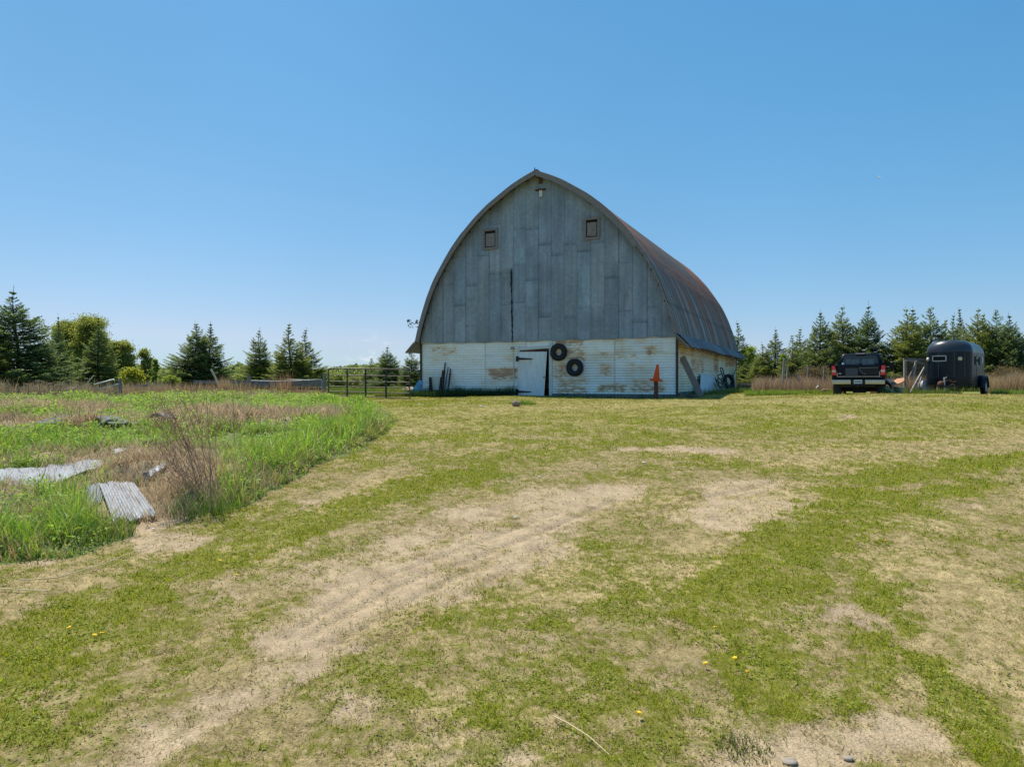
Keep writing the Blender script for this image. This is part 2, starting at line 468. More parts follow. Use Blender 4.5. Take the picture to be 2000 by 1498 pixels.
def ground_colour(x, y):
    G, D, s, gm, gs, n1, n2, n3 = zones(x, y)
    c = mix(np.broadcast_to(C_THATCH, x.shape + (3,)), np.broadcast_to(C_STRAW, x.shape + (3,)), np.clip(s * 0.8 + (n1 - .5), 0, 1))
    c = mix(c, C_YG * np.ones(3), np.clip(0.5 * sstep(13, 22, y) - s * .2, 0, 1) * (1 - D))
    cu = clumps(x, y)
    gmask = sstep(-0.42, 0.30, G - cu)
    gmask = gmask * (1 - 0.35 * sstep(16, 24, y))
    c = c * (0.60 + 0.5 * cu)[..., None]  # dark soil and thatch between clumps, with blade shade painted in
    c = mix(c, np.array([0.14, 0.145, 0.012]) * np.ones(3), gmask * 0.8)
    dc = mix(np.broadcast_to(C_DIRT, x.shape + (3,)), np.broadcast_to(C_DIRT2, x.shape + (3,)), np.clip((fbm(x * 4, y * 4, 12, 3) - 0.5) * 2.0, 0, 1))
    c = mix(c, dc, np.clip(D * 1.1, 0, 1))
    gc = mix(np.broadcast_to(np.array([0.11, 0.15, 0.04]), x.shape + (3,)), np.broadcast_to(np.array([0.36, 0.27, 0.17]), x.shape + (3,)), np.clip(gs + (n2 - .5) * .8, 0, 1))
    c = mix(c, gc, gm)
    far = sstep(33, 40, y)
    c = mix(c, np.array([0.15, 0.19, 0.05]) * np.ones(3), far * 0.8)
    c = c * (0.78 + 0.44 * fbm(x * 14, y * 14, 15, 3))[..., None]
    return c, D, gm, gs

# rings around the camera: dense in front, coarse behind
az = np.concatenate([np.linspace(-44, 44, 900, endpoint=False), np.linspace(44, 68, 110, endpoint=False), np.linspace(68, 292, 80, endpoint=False), np.linspace(292, 316, 110, endpoint=False)])
az = np.radians(az)
rr = [0.4, 1.0, 1.6, 2.2, 2.6]
while rr[-1] < 42: rr.append(rr[-1] * (1.0052 if rr[-1] < 14 else 1.009))
while rr[-1] < 4500: rr.append(rr[-1] * 1.09)
rr = np.array(rr)
A, RR = np.meshgrid(az, rr)
GX, GY = RR * np.sin(A), RR * np.cos(A)
gc, gD, gM, gS = ground_colour(GX, GY)
GZ = ground_h(GX, GY)
near = sstep(45, 25, RR)
GZ = GZ + near * (0.016 * (fbm(GX * 7, GY * 7, 33, 3) - 0.5) * (1 - 0.5 * gD))
GZ = GZ - 0.012 * gD * near
# wheel ruts pressed into the bare track
for P, dp in ((wpoly([(600, 1240), (780, 1140), (960, 1075), (1120, 1010), (1200, 975)]), 0.032), (wpoly([(560, 1240), (740, 1128), (920, 1062), (1090, 1000)]), 0.026), (wpoly([(1260, 1010), (1380, 975), (1480, 950)]), 0.026), (wpoly([(660, 1250), (820, 1160), (960, 1092)]), 0.03), (wpoly([(700, 1270), (860, 1190), (1000, 1110), (1080, 1060)]), 0.02), (wpoly([(1300, 990), (1420, 960), (1520, 940)]), 0.03)):
    GZ = GZ - dp * np.exp(-(stroke_dist(GX, GY, P) / 0.065) ** 2) * near
GARDEN_C = np.vstack([GARDEN, GARDEN[:1]])
SHEET_A = wpoly([(168, 956), (215, 948), (262, 950), (306, 1012), (250, 1032), (205, 1030), (172, 1000)])
SHEET_B = wpoly([(-60, 925), (0, 920), (90, 916), (160, 910), (207, 900), (205, 915), (130, 948), (70, 962), (40, 955), (-60, 965)])
def soft_garden(x, y):
    g_ = inside(x, y, GARDEN) * sstep(0.0, 0.7, stroke_dist(x, y, GARDEN_C))
    for Q in (SHEET_A, SHEET_B):    # the ground lies flat under the scrap sheets
        g_ = g_ * sstep(0.1, 0.6, np.where(inside(x, y, Q), 0.0, stroke_dist(x, y, np.vstack([Q, Q[:1]]))))
    return g_
GZ = GZ + soft_garden(GX, GY) * near * (0.30 * (fbm(GX * 0.9, GY * 0.9, 44, 3) - 0.25) + 0.26 * gS * fbm(GX * 2.2, GY * 2.2, 46, 2))
def ground_at(x, y):
    """surface height including the garden lumps (for things and plants)"""
    x = np.asarray(x, float); y = np.asarray(y, float)
    gm = soft_garden(x, y); gs = field(GSTRAW, x, y, 99)
    nr = sstep(45, 25, np.hypot(x, y))
    return ground_h(x, y) + gm * nr * (0.30 * (fbm(x * 0.9, y * 0.9, 44, 3) - 0.25) + 0.26 * gs * fbm(x * 2.2, y * 2.2, 46, 2))
nr_, na_ = GX.shape
ii, jj = np.meshgrid(np.arange(nr_ - 1), np.arange(na_), indexing='ij')
j2 = (jj + 1) % na_
FQ = np.stack([ii * na_ + jj, ii * na_ + j2, (ii + 1) * na_ + j2, (ii + 1) * na_ + jj], -1).reshape(-1, 4)[:, ::-1]
V = np.stack([GX, GY, GZ], -1).reshape(-1, 3)
m_ground = mat_attr("soil_thatch_and_shade", rough=0.95, nscale=55, namp=0.5, bump=0.7, bscale=60, spec=0.1)  # strong noise also paints specks of shade between the blades
g_ob = np_mesh("ground", V, FQ, m_ground, cols=gc.reshape(-1, 3), smooth=True)
tag(g_ob, kind="structure")

# ------------------------------------------------------------------ grass
def blades(x, y, z, h, w, lean, cb, ct, segs=1, curl=0.5):
    """one tapered blade per point; returns V, F, C"""
    n = len(x); a = rng.uniform(0, 2 * np.pi, n); b = rng.uniform(0, 2 * np.pi, n)
    dx, dy = np.cos(a), np.sin(a); wx, wy = -dy * w / 2, dx * w / 2
    wx = np.cos(b) * w / 2; wy = np.sin(b) * w / 2
    base = np.stack([x, y, z - 0.005], 1); side = np.stack([wx, wy, np.zeros(n)], 1)
    dirh = np.stack([dx, dy, np.zeros(n)], 1)
    if segs == 1:
        tip = base + dirh * (h * np.sin(lean))[:, None] + np.array([0, 0, 1]) * (h * np.cos(lean))[:, None]
        V = np.stack([base - side, base + side, tip], 1).reshape(-1, 3)
        Fc = np.arange(3 * n).reshape(n, 3)
        C = np.stack([cb, cb, ct], 1).reshape(-1, 3)
        return V, Fc, C
    rows = []; cols = []
    p = base.copy(); step = h / segs
    for k in range(segs + 1):
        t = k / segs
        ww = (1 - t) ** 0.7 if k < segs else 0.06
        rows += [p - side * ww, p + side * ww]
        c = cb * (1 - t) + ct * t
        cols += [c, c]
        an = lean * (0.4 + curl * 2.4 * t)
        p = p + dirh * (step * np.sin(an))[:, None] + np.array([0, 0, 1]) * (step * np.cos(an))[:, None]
    V = np.stack(rows, 1).reshape(-1, 3); C = np.stack(cols, 1).reshape(-1, 3)
    k2 = 2 * (segs + 1); bs = (np.arange(n) * k2)[:, None, None]
    q = np.array([[2 * k, 2 * k + 1, 2 * k + 3, 2 * k + 2] for k in range(segs)])[None]
    return V, (bs + q).reshape(-1, 4), C

m_grass = mat_attr("grass_blade", rough=0.5, transl=0.4, spec=0.4)
m_straw = mat_attr("dry_stalk", rough=0.75, transl=0.42, spec=0.2, transl_tint=(1.1, 1.0, 0.8))

def polar_pts(n, r0, r1, e, amax=56):
    u = rng.uniform(0, 1, n)
    p = 2 - e                      # density ~ r^-e
    r = (r0 ** p + u * (r1 ** p - r0 ** p)) ** (1 / p)
    a = np.radians(rng.uniform(-amax, amax, n))
    return r * np.sin(a), r * np.cos(a), r

x, y, r = polar_pts(1950000, 2.9, 37.0, 1.5)
G, D, s, gm, gs, n1, n2, n3 = zones(x, y)
cu = clumps(x, y); clump = fbm(x * 26, y * 26, 121, 2)
keep = rng.uniform(0, 1, len(x)) < (1 - gm) * np.clip((0.45 + 0.9 * G) * (1 - 0.95 * D) + 0.012, 0, 1) * np.clip(0.3 + 1.5 * (clump - 0.25) * 1.4, 0.12, 1)
# nothing grows under the barn
BU = np.array([0.9063, -0.4226]); BV = np.array([0.4226, 0.9063]); BC = np.array([7.04, 30.3]) - BU * 6.4
lx = (x - BC[0]) * BU[0] + (y - BC[1]) * BU[1]; ly = (x - BC[0]) * BV[0] + (y - BC[1]) * BV[1]
keep &= ~((np.abs(lx) < 6.5) & (ly > -0.05))
x, y, r, G, D, s, cu = x[keep], y[keep], r[keep], G[keep], D[keep], s[keep], cu[keep]
z = ground_h(x, y)
n = len(x)
isg = rng.uniform(-0.36, 0.32, n) < G - cu
u1 = rng.uniform(0, 1, n)[:, None]; u2 = rng.uniform(0, 1, n)[:, None]
cg = C_GRN * (1 - u1) + np.array([0.49, 0.55, 0.03]) * u1
cg = cg * (0.55 + 0.75 * u2)
blu = (rng.uniform(0, 1, (n, 1)) < 0.12) * 1.0; cg = cg * (1 - blu) + blu * np.array([0.20, 0.29, 0.07]) * (0.7 + 0.5 * u2)
cs = C_THATCH * (1 - u1) + np.array([0.62, 0.50, 0.27]) * u1
cs = cs * (0.42 + 0.75 * u2)
ct = np.where(isg[:, None], cg, cs)
olv = (isg & (G < 0.55))[:, None] * 0.5; ct = ct * (1 - olv) + olv * np.array([0.27, 0.25, 0.09]) * (0.6 + 0.7 * u2)
h = np.where(isg, 0.018 + 0.03 * rng.uniform(0, 1, n) * (0.4 + G), 0.016 + 0.028 * rng.uniform(0, 1, n))
h = h * (1 + 0.25 * sstep(8, 30, r))
big = rng.uniform(0, 1, n) < 0.07
h = np.where(big, h * 1.7, h)
w = np.where(big, 1.35, 1.0) * 0.0046 * (r / 4) ** 0.8 * rng.uniform(0.7, 1.3, n)
lean = np.where(isg, rng.uniform(0.25, 1.4, n), rng.uniform(0.7, 1.54, n))
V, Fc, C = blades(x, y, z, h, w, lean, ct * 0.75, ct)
m_lawn = mat_attr("mown_lawn_blade", rough=0.75, transl=0.38, spec=0.08, transl_tint=(1.25, 1.2, 0.4))
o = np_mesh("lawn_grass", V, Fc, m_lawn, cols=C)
# flat clover and plantain leaves between the blades
xl, yl, rl = polar_pts(170000, 2.9, 20.0, 1.5)
Gl, Dl, sl0, gml, _, _, _, _ = zones(xl, yl)
kl = (gml < 0.5) & (rng.uniform(0, 1, len(xl)) < np.clip((Gl + 0.15) * 3.5 * (fbm(xl * 3.3, yl * 3.3, 161, 3) - 0.42), 0, 1) * (1 - 0.6 * Dl))
xl, yl, rl = xl[kl], yl[kl], rl[kl]; nl = len(xl)
Pl = np.stack([xl, yl, ground_h(xl, yl) + rng.uniform(0.004, 0.03, nl)], 1)
dl_ = rng.normal(0, 1, (nl, 3)); dl_[:, 2] *= 0.25; dl_ /= np.linalg.norm(dl_, axis=1, keepdims=True)
el_ = np.cross(dl_, rng.normal(0, 1, (nl, 3)) * 0.25 + np.array([0, 0, 1.0])); el_ /= np.linalg.norm(el_, axis=1, keepdims=True)
sl_ = (0.0085 * (rl / 4) ** 0.6 * rng.uniform(0.6, 1.5, nl))[:, None]
Vl = np.stack([Pl - dl_ * sl_, Pl + el_ * sl_ * 0.55, Pl + dl_ * sl_, Pl - el_ * sl_ * 0.55], 1).reshape(-1, 3)
ul = rng.uniform(0, 1, (nl, 1)); cc = np.array([0.15, 0.19, 0.03]) * (1 - ul) + np.array([0.36, 0.41, 0.09]) * ul
tag(np_mesh("clover", Vl, np.arange(4 * nl).reshape(nl, 4), m_lawn, cols=np.repeat(cc, 4, 0)), "low clover and small flat leaves among the mown lawn grass", "clover", kind="stuff")
tag(o, "short mown lawn grass, green and dry straw mixed, thin over the dirt track", "grass", kind="stuff")

# tall grass in the garden on the left, along the barn wall and around the truck and trailer
def scatter_poly(n, P):
    lo, hi = P.min(0), P.max(0)
    x = rng.uniform(lo[0], hi[0], n); y = rng.uniform(lo[1], hi[1], n)
    k = inside(x, y, P)
    return x[k], y[k]
gx, gy = [], []
x, y, r = polar_pts(720000, 5.5, 34.5, 1.05, 47)
keep = (x < 0)
x, y = x[keep], y[keep]
G, D, s, gm, gs, n1, n2, n3 = zones(x, y)
cl = fbm(x * 3.2, y * 3.2, 131, 3)
keep = (gm > 0.5) & (rng.uniform(0, 1, len(x)) < np.clip((1.0 - 1.15 * gs) * (0.12 + 2.4 * (cl - 0.33)), 0, 1))
# keep the metal sheets clear of grass
keep &= ~inside(x, y, SHEET_A) & ~inside(x, y, SHEET_B)
x, y, gs, cl = x[keep], y[keep], gs[keep], cl[keep]
n = len(x); z = ground_at(x, y); r = np.hypot(x, y)
ed = stroke_dist(x, y, GARDEN_C)
edge_tall = 1 + 0.75 * (1 - sstep(0.5, 1.7, stroke_dist(x, y, wpoly([(345, 1012), (430, 985), (530, 945), (620, 895), (700, 862), (750, 838)]))))
edge_tall = edge_tall * (1 + 0.5 * (1 - sstep(0.3, 1.2, stroke_dist(x, y, wpoly([(0, 1070), (110, 1050), (200, 1045)])))))
h = edge_tall * (0.3 + 0.7 * sstep(0.0, 0.5, ed + 0.5 * (cl - 0.4))) * (0.09 + 0.24 * rng.uniform(0, 1, n) ** 1.3) * np.clip(0.5 + (cl - 0.3) * 1.8, 0.45, 1.5) * (1 - 0.45 * sstep(17, 27, r))
w = 0.012 * (r / 9) ** 0.7 * rng.uniform(0.5, 1.6, n)
u1 = rng.uniform(0, 1, n)[:, None]; u2 = rng.uniform(0, 1, n)[:, None]
tone = fbm(x * 0.9, y * 0.9, 137, 2)[:, None]
ct = np.array([0.19, 0.36, 0.04]) * (1 - u1) + np.array([0.44, 0.60, 0.11]) * u1
ct = ct * (0.7 + 0.6 * u2) * (0.75 + 0.5 * tone)
dry = rng.uniform(0, 1, n) < 0.13 + 0.35 * (ed < 0.35)
ct[dry] = np.array([0.45, 0.35, 0.2]) * (0.7 + 0.5 * u2[dry])
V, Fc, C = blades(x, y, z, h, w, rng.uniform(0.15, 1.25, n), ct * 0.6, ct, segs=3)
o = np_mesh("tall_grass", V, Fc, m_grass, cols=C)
tag(o, "lush tall green grass and weeds filling the overgrown garden on the left", "grass", kind="stuff")

# low broad leaved weeds between the grass
xl, yl, rl = polar_pts(420000, 6.0, 33.5, 1.1, 47)
kl = xl < 0; xl, yl, rl = xl[kl], yl[kl], rl[kl]
_, _, _, gml, gsl, _, _, _ = zones(xl, yl)
cl2 = fbm(xl * 1.7, yl * 1.7, 141, 3)
kl = (gml > 0.5) & (rng.uniform(0, 1, len(xl)) < np.clip((1 - 1.1 * gsl) * 3.0 * (cl2 - 0.42), 0, 1)) & ~inside(xl, yl, SHEET_A) & ~inside(xl, yl, SHEET_B)
xl, yl, rl, cl2 = xl[kl], yl[kl], rl[kl], cl2[kl]; nl = len(xl)
Pl = np.stack([xl, yl, ground_at(xl, yl) + rng.uniform(0.0, 0.26, nl) * (0.4 + cl2)], 1)
dl_ = rng.normal(0, 1, (nl, 3)); dl_[:, 2] *= 0.45; dl_ /= np.linalg.norm(dl_, axis=1, keepdims=True)
el_ = np.cross(dl_, rng.normal(0, 1, (nl, 3)) * 0.4 + np.array([0, 0, 1.0])); el_ /= np.linalg.norm(el_, axis=1, keepdims=True)
sl_ = (0.026 * (rl / 10) ** 0.45 * rng.uniform(0.6, 1.5, nl))[:, None]
Vl = np.stack([Pl - dl_ * sl_, Pl + el_ * sl_ * 0.45, Pl + dl_ * sl_, Pl - el_ * sl_ * 0.45], 1).reshape(-1, 3)
ul = rng.uniform(0, 1, (nl, 1)); cc = np.array([0.17, 0.31, 0.05]) * (1 - ul) + np.array([0.44, 0.58, 0.15]) * ul
tag(np_mesh("broadleaf_weeds", Vl, np.arange(4 * nl).reshape(nl, 4), m_lawn, cols=np.repeat(cc, 4, 0)), "low leafy light green weeds mixed into the tall garden grass", "weeds", kind="stuff")

# matted dry straw lying in the garden
x, y, r = polar_pts(420000, 6.5, 34, 1.2, 44)
keep = (x < 0); x, y = x[keep], y[keep]
G, D, s, gm, gs, n1, n2, n3 = zones(x, y)
keep = (gm > 0.5) & (rng.uniform(0, 1, len(x)) < np.clip(gs * 1.1 + 0.12, 0, 1)) & ~(inside(x, y, SHEET_A) & (rng.uniform(0, 1, len(x)) < 0.9)) & ~(inside(x, y, SHEET_B) & (rng.uniform(0, 1, len(x)) < 0.8))
x, y, gs = x[keep], y[keep], gs[keep]; n = len(x); r = np.hypot(x, y)
z = ground_at(x, y) + rng.uniform(0, 0.08, n)
u1 = rng.uniform(0, 1, n)[:, None]; u2 = rng.uniform(0, 1, n)[:, None]
ct = (np.array([0.38, 0.28, 0.18]) * (1 - u1) + np.array([0.84, 0.69, 0.48]) * u1) * (0.5 + 0.65 * u2)
V, Fc, C = blades(x, y, z, rng.uniform(0.08, 0.32, n), 0.006 * (r / 9) ** 0.7, rng.uniform(1.0, 1.6, n), ct * 0.8, ct, segs=2, curl=0.15)
o = np_mesh("dry_straw", V, Fc, m_straw, cols=C)
tag(o, "matted tan straw and dead stalks lying between the green weeds on the left", "straw", kind="stuff")

def patch(name, label, P, n, h0, h1, c0, c1, w=0.012, segs=3, lean=0.6, m=None, dens=None, cat="grass", up=0.55):
    x, y = scatter_poly(n, P)
    if dens is not None:
        k = rng.uniform(0, 1, len(x)) < dens(x, y); x, y = x[k], y[k]
    k = len(x); z = ground_at(x, y)
    u1 = rng.uniform(0, 1, k)[:, None]; u2 = rng.uniform(0, 1, k)[:, None]
    ct = (np.array(c0) * (1 - u1) + np.array(c1) * u1) * (0.7 + 0.5 * u2)
    cl = fbm(x * 1.6, y * 1.6, 151, 3)
    h = rng.uniform(h0, h1, k) * np.clip(0.4 + 1.3 * cl, 0.5, 1.4)
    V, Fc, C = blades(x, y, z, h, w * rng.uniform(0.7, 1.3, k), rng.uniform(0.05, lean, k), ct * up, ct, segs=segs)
    o = np_mesh(name, V, Fc, m or m_grass, cols=C)
    return tag(o, label, cat, kind="stuff")

def BW(lx, ly):
    p = BC + BU * lx + BV * ly
    return p
P = np.array([BW(-6.6, -0.06), BW(-1.1, -0.06), BW(-1.1, -0.4), BW(-2.5, -0.8), BW(-5.0, -1.3), BW(-6.6, -1.5)])
patch("wall_grass", "tall green grass, darkened for shade, growing against the white wall left of the barn door", P, 15000, 0.25, 0.52, (0.035, 0.085, 0.03), (0.07, 0.14, 0.035), w=0.016)  # barn shade is painted into these dark blade colours
P = np.array([BW(0.6, -0.06), BW(6.3, -0.06), BW(6.3, -0.35), BW(0.6, -0.3)])
patch("foundation_grass", "low green grass along the foundation right of the barn door", P, 3500, 0.06, 0.22, (0.04, 0.09, 0.03), (0.10, 0.18, 0.04), w=0.014)
P = np.array([BW(-8.4, -0.6), BW(-6.6, -0.2), BW(-6.3, -1.7), BW(-7.7, -2.2)])
patch("corner_weeds", "bright yellow green weeds at the left corner of the barn", P, 5000, 0.15, 0.42, (0.2, 0.28, 0.05), (0.36, 0.38, 0.12), w=0.016)
P = np.array([BW(6.6, 1), BW(7.6, 1.5), BW(9.5, 8), BW(11.5, 16), BW(7, 17)])
patch("side_grass", "bright green grass strip along the right side wall of the barn", P, 16000, 0.08, 0.28, (0.13, 0.22, 0.04), (0.24, 0.32, 0.06), w=0.02)
def band(p0, p1, Y0, Y1):
    return np.array([[(p0 - 1000) / F * Y0, Y0], [(p1 - 1000) / F * Y0, Y0], [(p1 - 1000) / F * Y1, Y1], [(p0 - 1000) / F * Y1, Y1]])
patch("edge_grass", "bright green uncut grass strip between lawn and brush beside the truck", band(1455, 1640, 29.5, 32.5), 9000, 0.06, 0.24, (0.16, 0.28, 0.03), (0.36, 0.46, 0.07), w=0.02, lean=1.1,
      dens=lambda x, y: np.clip(0.25 + 3 * (fbm(x * 1.1, y * 1.1, 173, 2) - 0.4), 0, 1))
patch("truck_grass", "uncut green grass in front of the junk pile and around the trailer tongue", band(1720, 1880, 28.7, 30.6), 5200, 0.1, 0.34, (0.12, 0.22, 0.04), (0.28, 0.34, 0.07), w=0.02,
      dens=lambda x, y: np.clip(3 * (fbm(x * 1.3, y * 1.3, 171, 2) - 0.38), 0, 1))
patch("margin_grass", "green uncut grass right of the trailer below the dry brush", band(1935, 2160, 30, 33.5), 7000, 0.08, 0.25, (0.14, 0.25, 0.04), (0.30, 0.40, 0.07), w=0.02, lean=1.0)
patch("dry_brush", "tall dry tan grass and brush below the spruces left of the truck", band(1470, 1650, 32.5, 38), 15000, 0.25, 0.8, (0.34, 0.24, 0.16), (0.62, 0.47, 0.33), w=0.018, m=m_straw, cat="brush", lean=0.5)
patch("dry_brush", "dry tan brush standing between the truck and the trailer", band(1700, 1830, 34, 38), 9000, 0.25, 0.85, (0.30, 0.22, 0.15), (0.58, 0.44, 0.31), w=0.018, m=m_straw, cat="brush", lean=0.5)
patch("dry_brush", "tall tan dry grass right of the trailer below the far right spruces", band(1925, 2180, 33.5, 40), 26000, 0.4, 0.95, (0.38, 0.28, 0.17), (0.66, 0.50, 0.32), w=0.02, m=m_straw, cat="brush", lean=0.5)
patch("dry_brush", "low dry brown weeds behind the barn's right side by the wire fence", band(1440, 1500, 44, 50), 8000, 0.2, 0.6, (0.25, 0.17, 0.12), (0.42, 0.3, 0.22), w=0.02, m=m_straw, cat="brush", lean=0.5)
patch("dry_weeds", "grey brown dead weeds along the back of the garden before the dark spruces", band(-150, 330, 33, 38), 26000, 0.15, 0.75, (0.24, 0.20, 0.15), (0.52, 0.43, 0.31), w=0.022, m=m_straw, cat="weeds", lean=0.8,
      dens=lambda x, y: np.clip(0.1 + 3.2 * (fbm(x * 0.9, y * 0.9, 191, 3) - 0.42), 0, 1))
patch("dry_weeds", "dead tan weeds in front of the wooden fence left of the gate", band(240, 640, 30.6, 34), 9000, 0.15, 0.6, (0.32, 0.22, 0.14), (0.60, 0.43, 0.27), w=0.018, m=m_straw, cat="weeds", lean=0.5)
patch("pasture_grass", "green pasture grass behind the metal gate", band(300, 830, 36, 62), 60000, 0.1, 0.35, (0.13, 0.2, 0.04), (0.26, 0.32, 0.08), w=0.03, segs=2)
patch("pasture_grass", "green field grass behind the spruces on the right", band(1440, 2100, 42, 60), 30000, 0.1, 0.4, (0.13, 0.19, 0.05), (0.28, 0.3, 0.1), w=0.04, segs=2)
# leafy clumps at the garden's right tip
P = wpoly([(620, 790), (690, 782), (745, 800), (775, 822), (755, 850), (700, 838), (640, 812)])
x, y = scatter_poly(30000, P)
k = rng.uniform(0, 1, len(x)) < np.clip(3.2 * (fbm(x * 1.5, y * 1.5, 181, 2) - 0.38), 0, 1); x, y = x[k], y[k]; n = len(x)
u1 = rng.uniform(0, 1, n)[:, None]
ct = (np.array([0.18, 0.34, 0.03]) * (1 - u1) + np.array([0.40, 0.56, 0.07]) * u1) * rng.uniform(0.7, 1.2, (n, 1))
V, Fc, C = blades(x, y, ground_at(x, y), rng.uniform(0.08, 0.42, n) * (0.25 + 0.75 * sstep(0, 0.8, stroke_dist(x, y, GARDEN_C))), np.full(n, 0.032), rng.uniform(0.3, 1.4, n), ct * 0.7, ct, segs=3)
tag(np_mesh("leafy_weeds", V, Fc, m_grass, cols=C), "broad leafy bright green weeds at the tip of the garden near the gate", "weeds", kind="stuff")

# ------------------------------------------------------------------ barn
ZB = -0.66
BROT = math.atan2(BU[1], BU[0])
BLEN = 18.6
def fr(px, py, off=0.0):
    """photo pixel -> (across, up) on the barn's front plane, off metres in front of it"""
    d = np.array([(px - 1000) / F, 1.0]); P0 = BC - BV * off
    A_ = np.array([[-BU[0], d[0]], [-BU[1], d[1]]]); s, t = np.linalg.solve(A_, P0)
    return float(s), float((749 - py) / F * t - ZB)
def sd_(px, py, off=0.0):
    """photo pixel -> (along, up) on the plane of the barn's right side wall"""
    d = np.array([(px - 1000) / F, 1.0]); P0 = BC + BU * (6.4 + off)
    A_ = np.array([[-BV[0], d[0]], [-BV[1], d[1]]]); s, t = np.linalg.solve(A_, P0)
    return float(s), float((749 - py) / F * t - ZB)
def bw(lx, ly, lz):
    p = BC + BU * lx + BV * ly
    return Vector((p[0], p[1], ZB + lz))

barn = empty("barn", (BC[0], BC[1], ZB), BROT, "large old gothic arched barn clad in grey metal above a rusty white lower wall", "barn")
AS = np.array([0, 0.65, 1.3, 1.9, 2.5, 3.15, 3.85, 4.4, 4.9, 5.4, 5.8, 6.1, 6.3, 6.46])
AZ = np.array([10.42, 10.16, 9.84, 9.46, 9.08, 8.55, 7.86, 7.22, 6.5, 5.72, 4.86, 4.02, 3.38, 2.74])
def arch_pts(n=70):
    # smooth parametric curve through the profile
    t = np.r_[0, np.cumsum(np.hypot(np.diff(AS), np.diff(AZ)))]; t /= t[-1]
    q = np.linspace(0, 1, n)
    s = np.interp(q, t, AS); z = np.interp(q, t, AZ)
    k = np.array([1, 2, 3, 2, 1]) / 9
    for _ in range(1):
        s[2:-2] = np.convolve(s, k, 'valid'); z[2:-2] = np.convolve(z, k, 'valid')
    return s, z
ARS, ARZ = arch_pts()
def arch_z(x): return np.interp(np.abs(x), ARS, ARZ)

m_galv = mat_attr("weathered_galvanised_sheet", rough=0.62, metal=0.1, nscale=7, namp=0.22, spec=0.35)
m_wsheet = mat_attr("painted_corrugated_sheet", rough=0.55, nscale=9, namp=0.10, spec=0.35)
m_roof = mat_attr("rusted_roof_sheet", rough=0.65, metal=0.0, nscale=3, namp=0.25, spec=0.2)
m_wood = mat("grey_weathered_wood", (0.24, 0.205, 0.195), 0.9, var=0.4, scale=6, bump=0.4, stretch=(1, 1, 8))
m_wood_l = mat("pale_weathered_wood", (0.34, 0.31, 0.27), 0.9, var=0.3, scale=5, bump=0.3)
m_wood_d = mat("dark_old_wood", (0.075, 0.06, 0.055), 0.9, var=0.4, scale=5, bump=0.3)
m_blackm = mat("black_iron", (0.018, 0.018, 0.022), 0.5, metal=0.3, var=0.4, scale=8)
m_rust = mat("rusty_iron", (0.14, 0.06, 0.035), 0.85, metal=0.2, var=0.5, scale=14, bump=0.3)
m_conc = mat("grey_concrete", (0.17, 0.175, 0.17), 0.95, var=0.3, scale=4, bump=0.4)
m_dark = mat("dark_interior", (0.012, 0.012, 0.014), 0.95, var=0.3)
m_white = mat("dull_white_paint", (0.62, 0.62, 0.6), 0.6, var=0.1, scale=6)

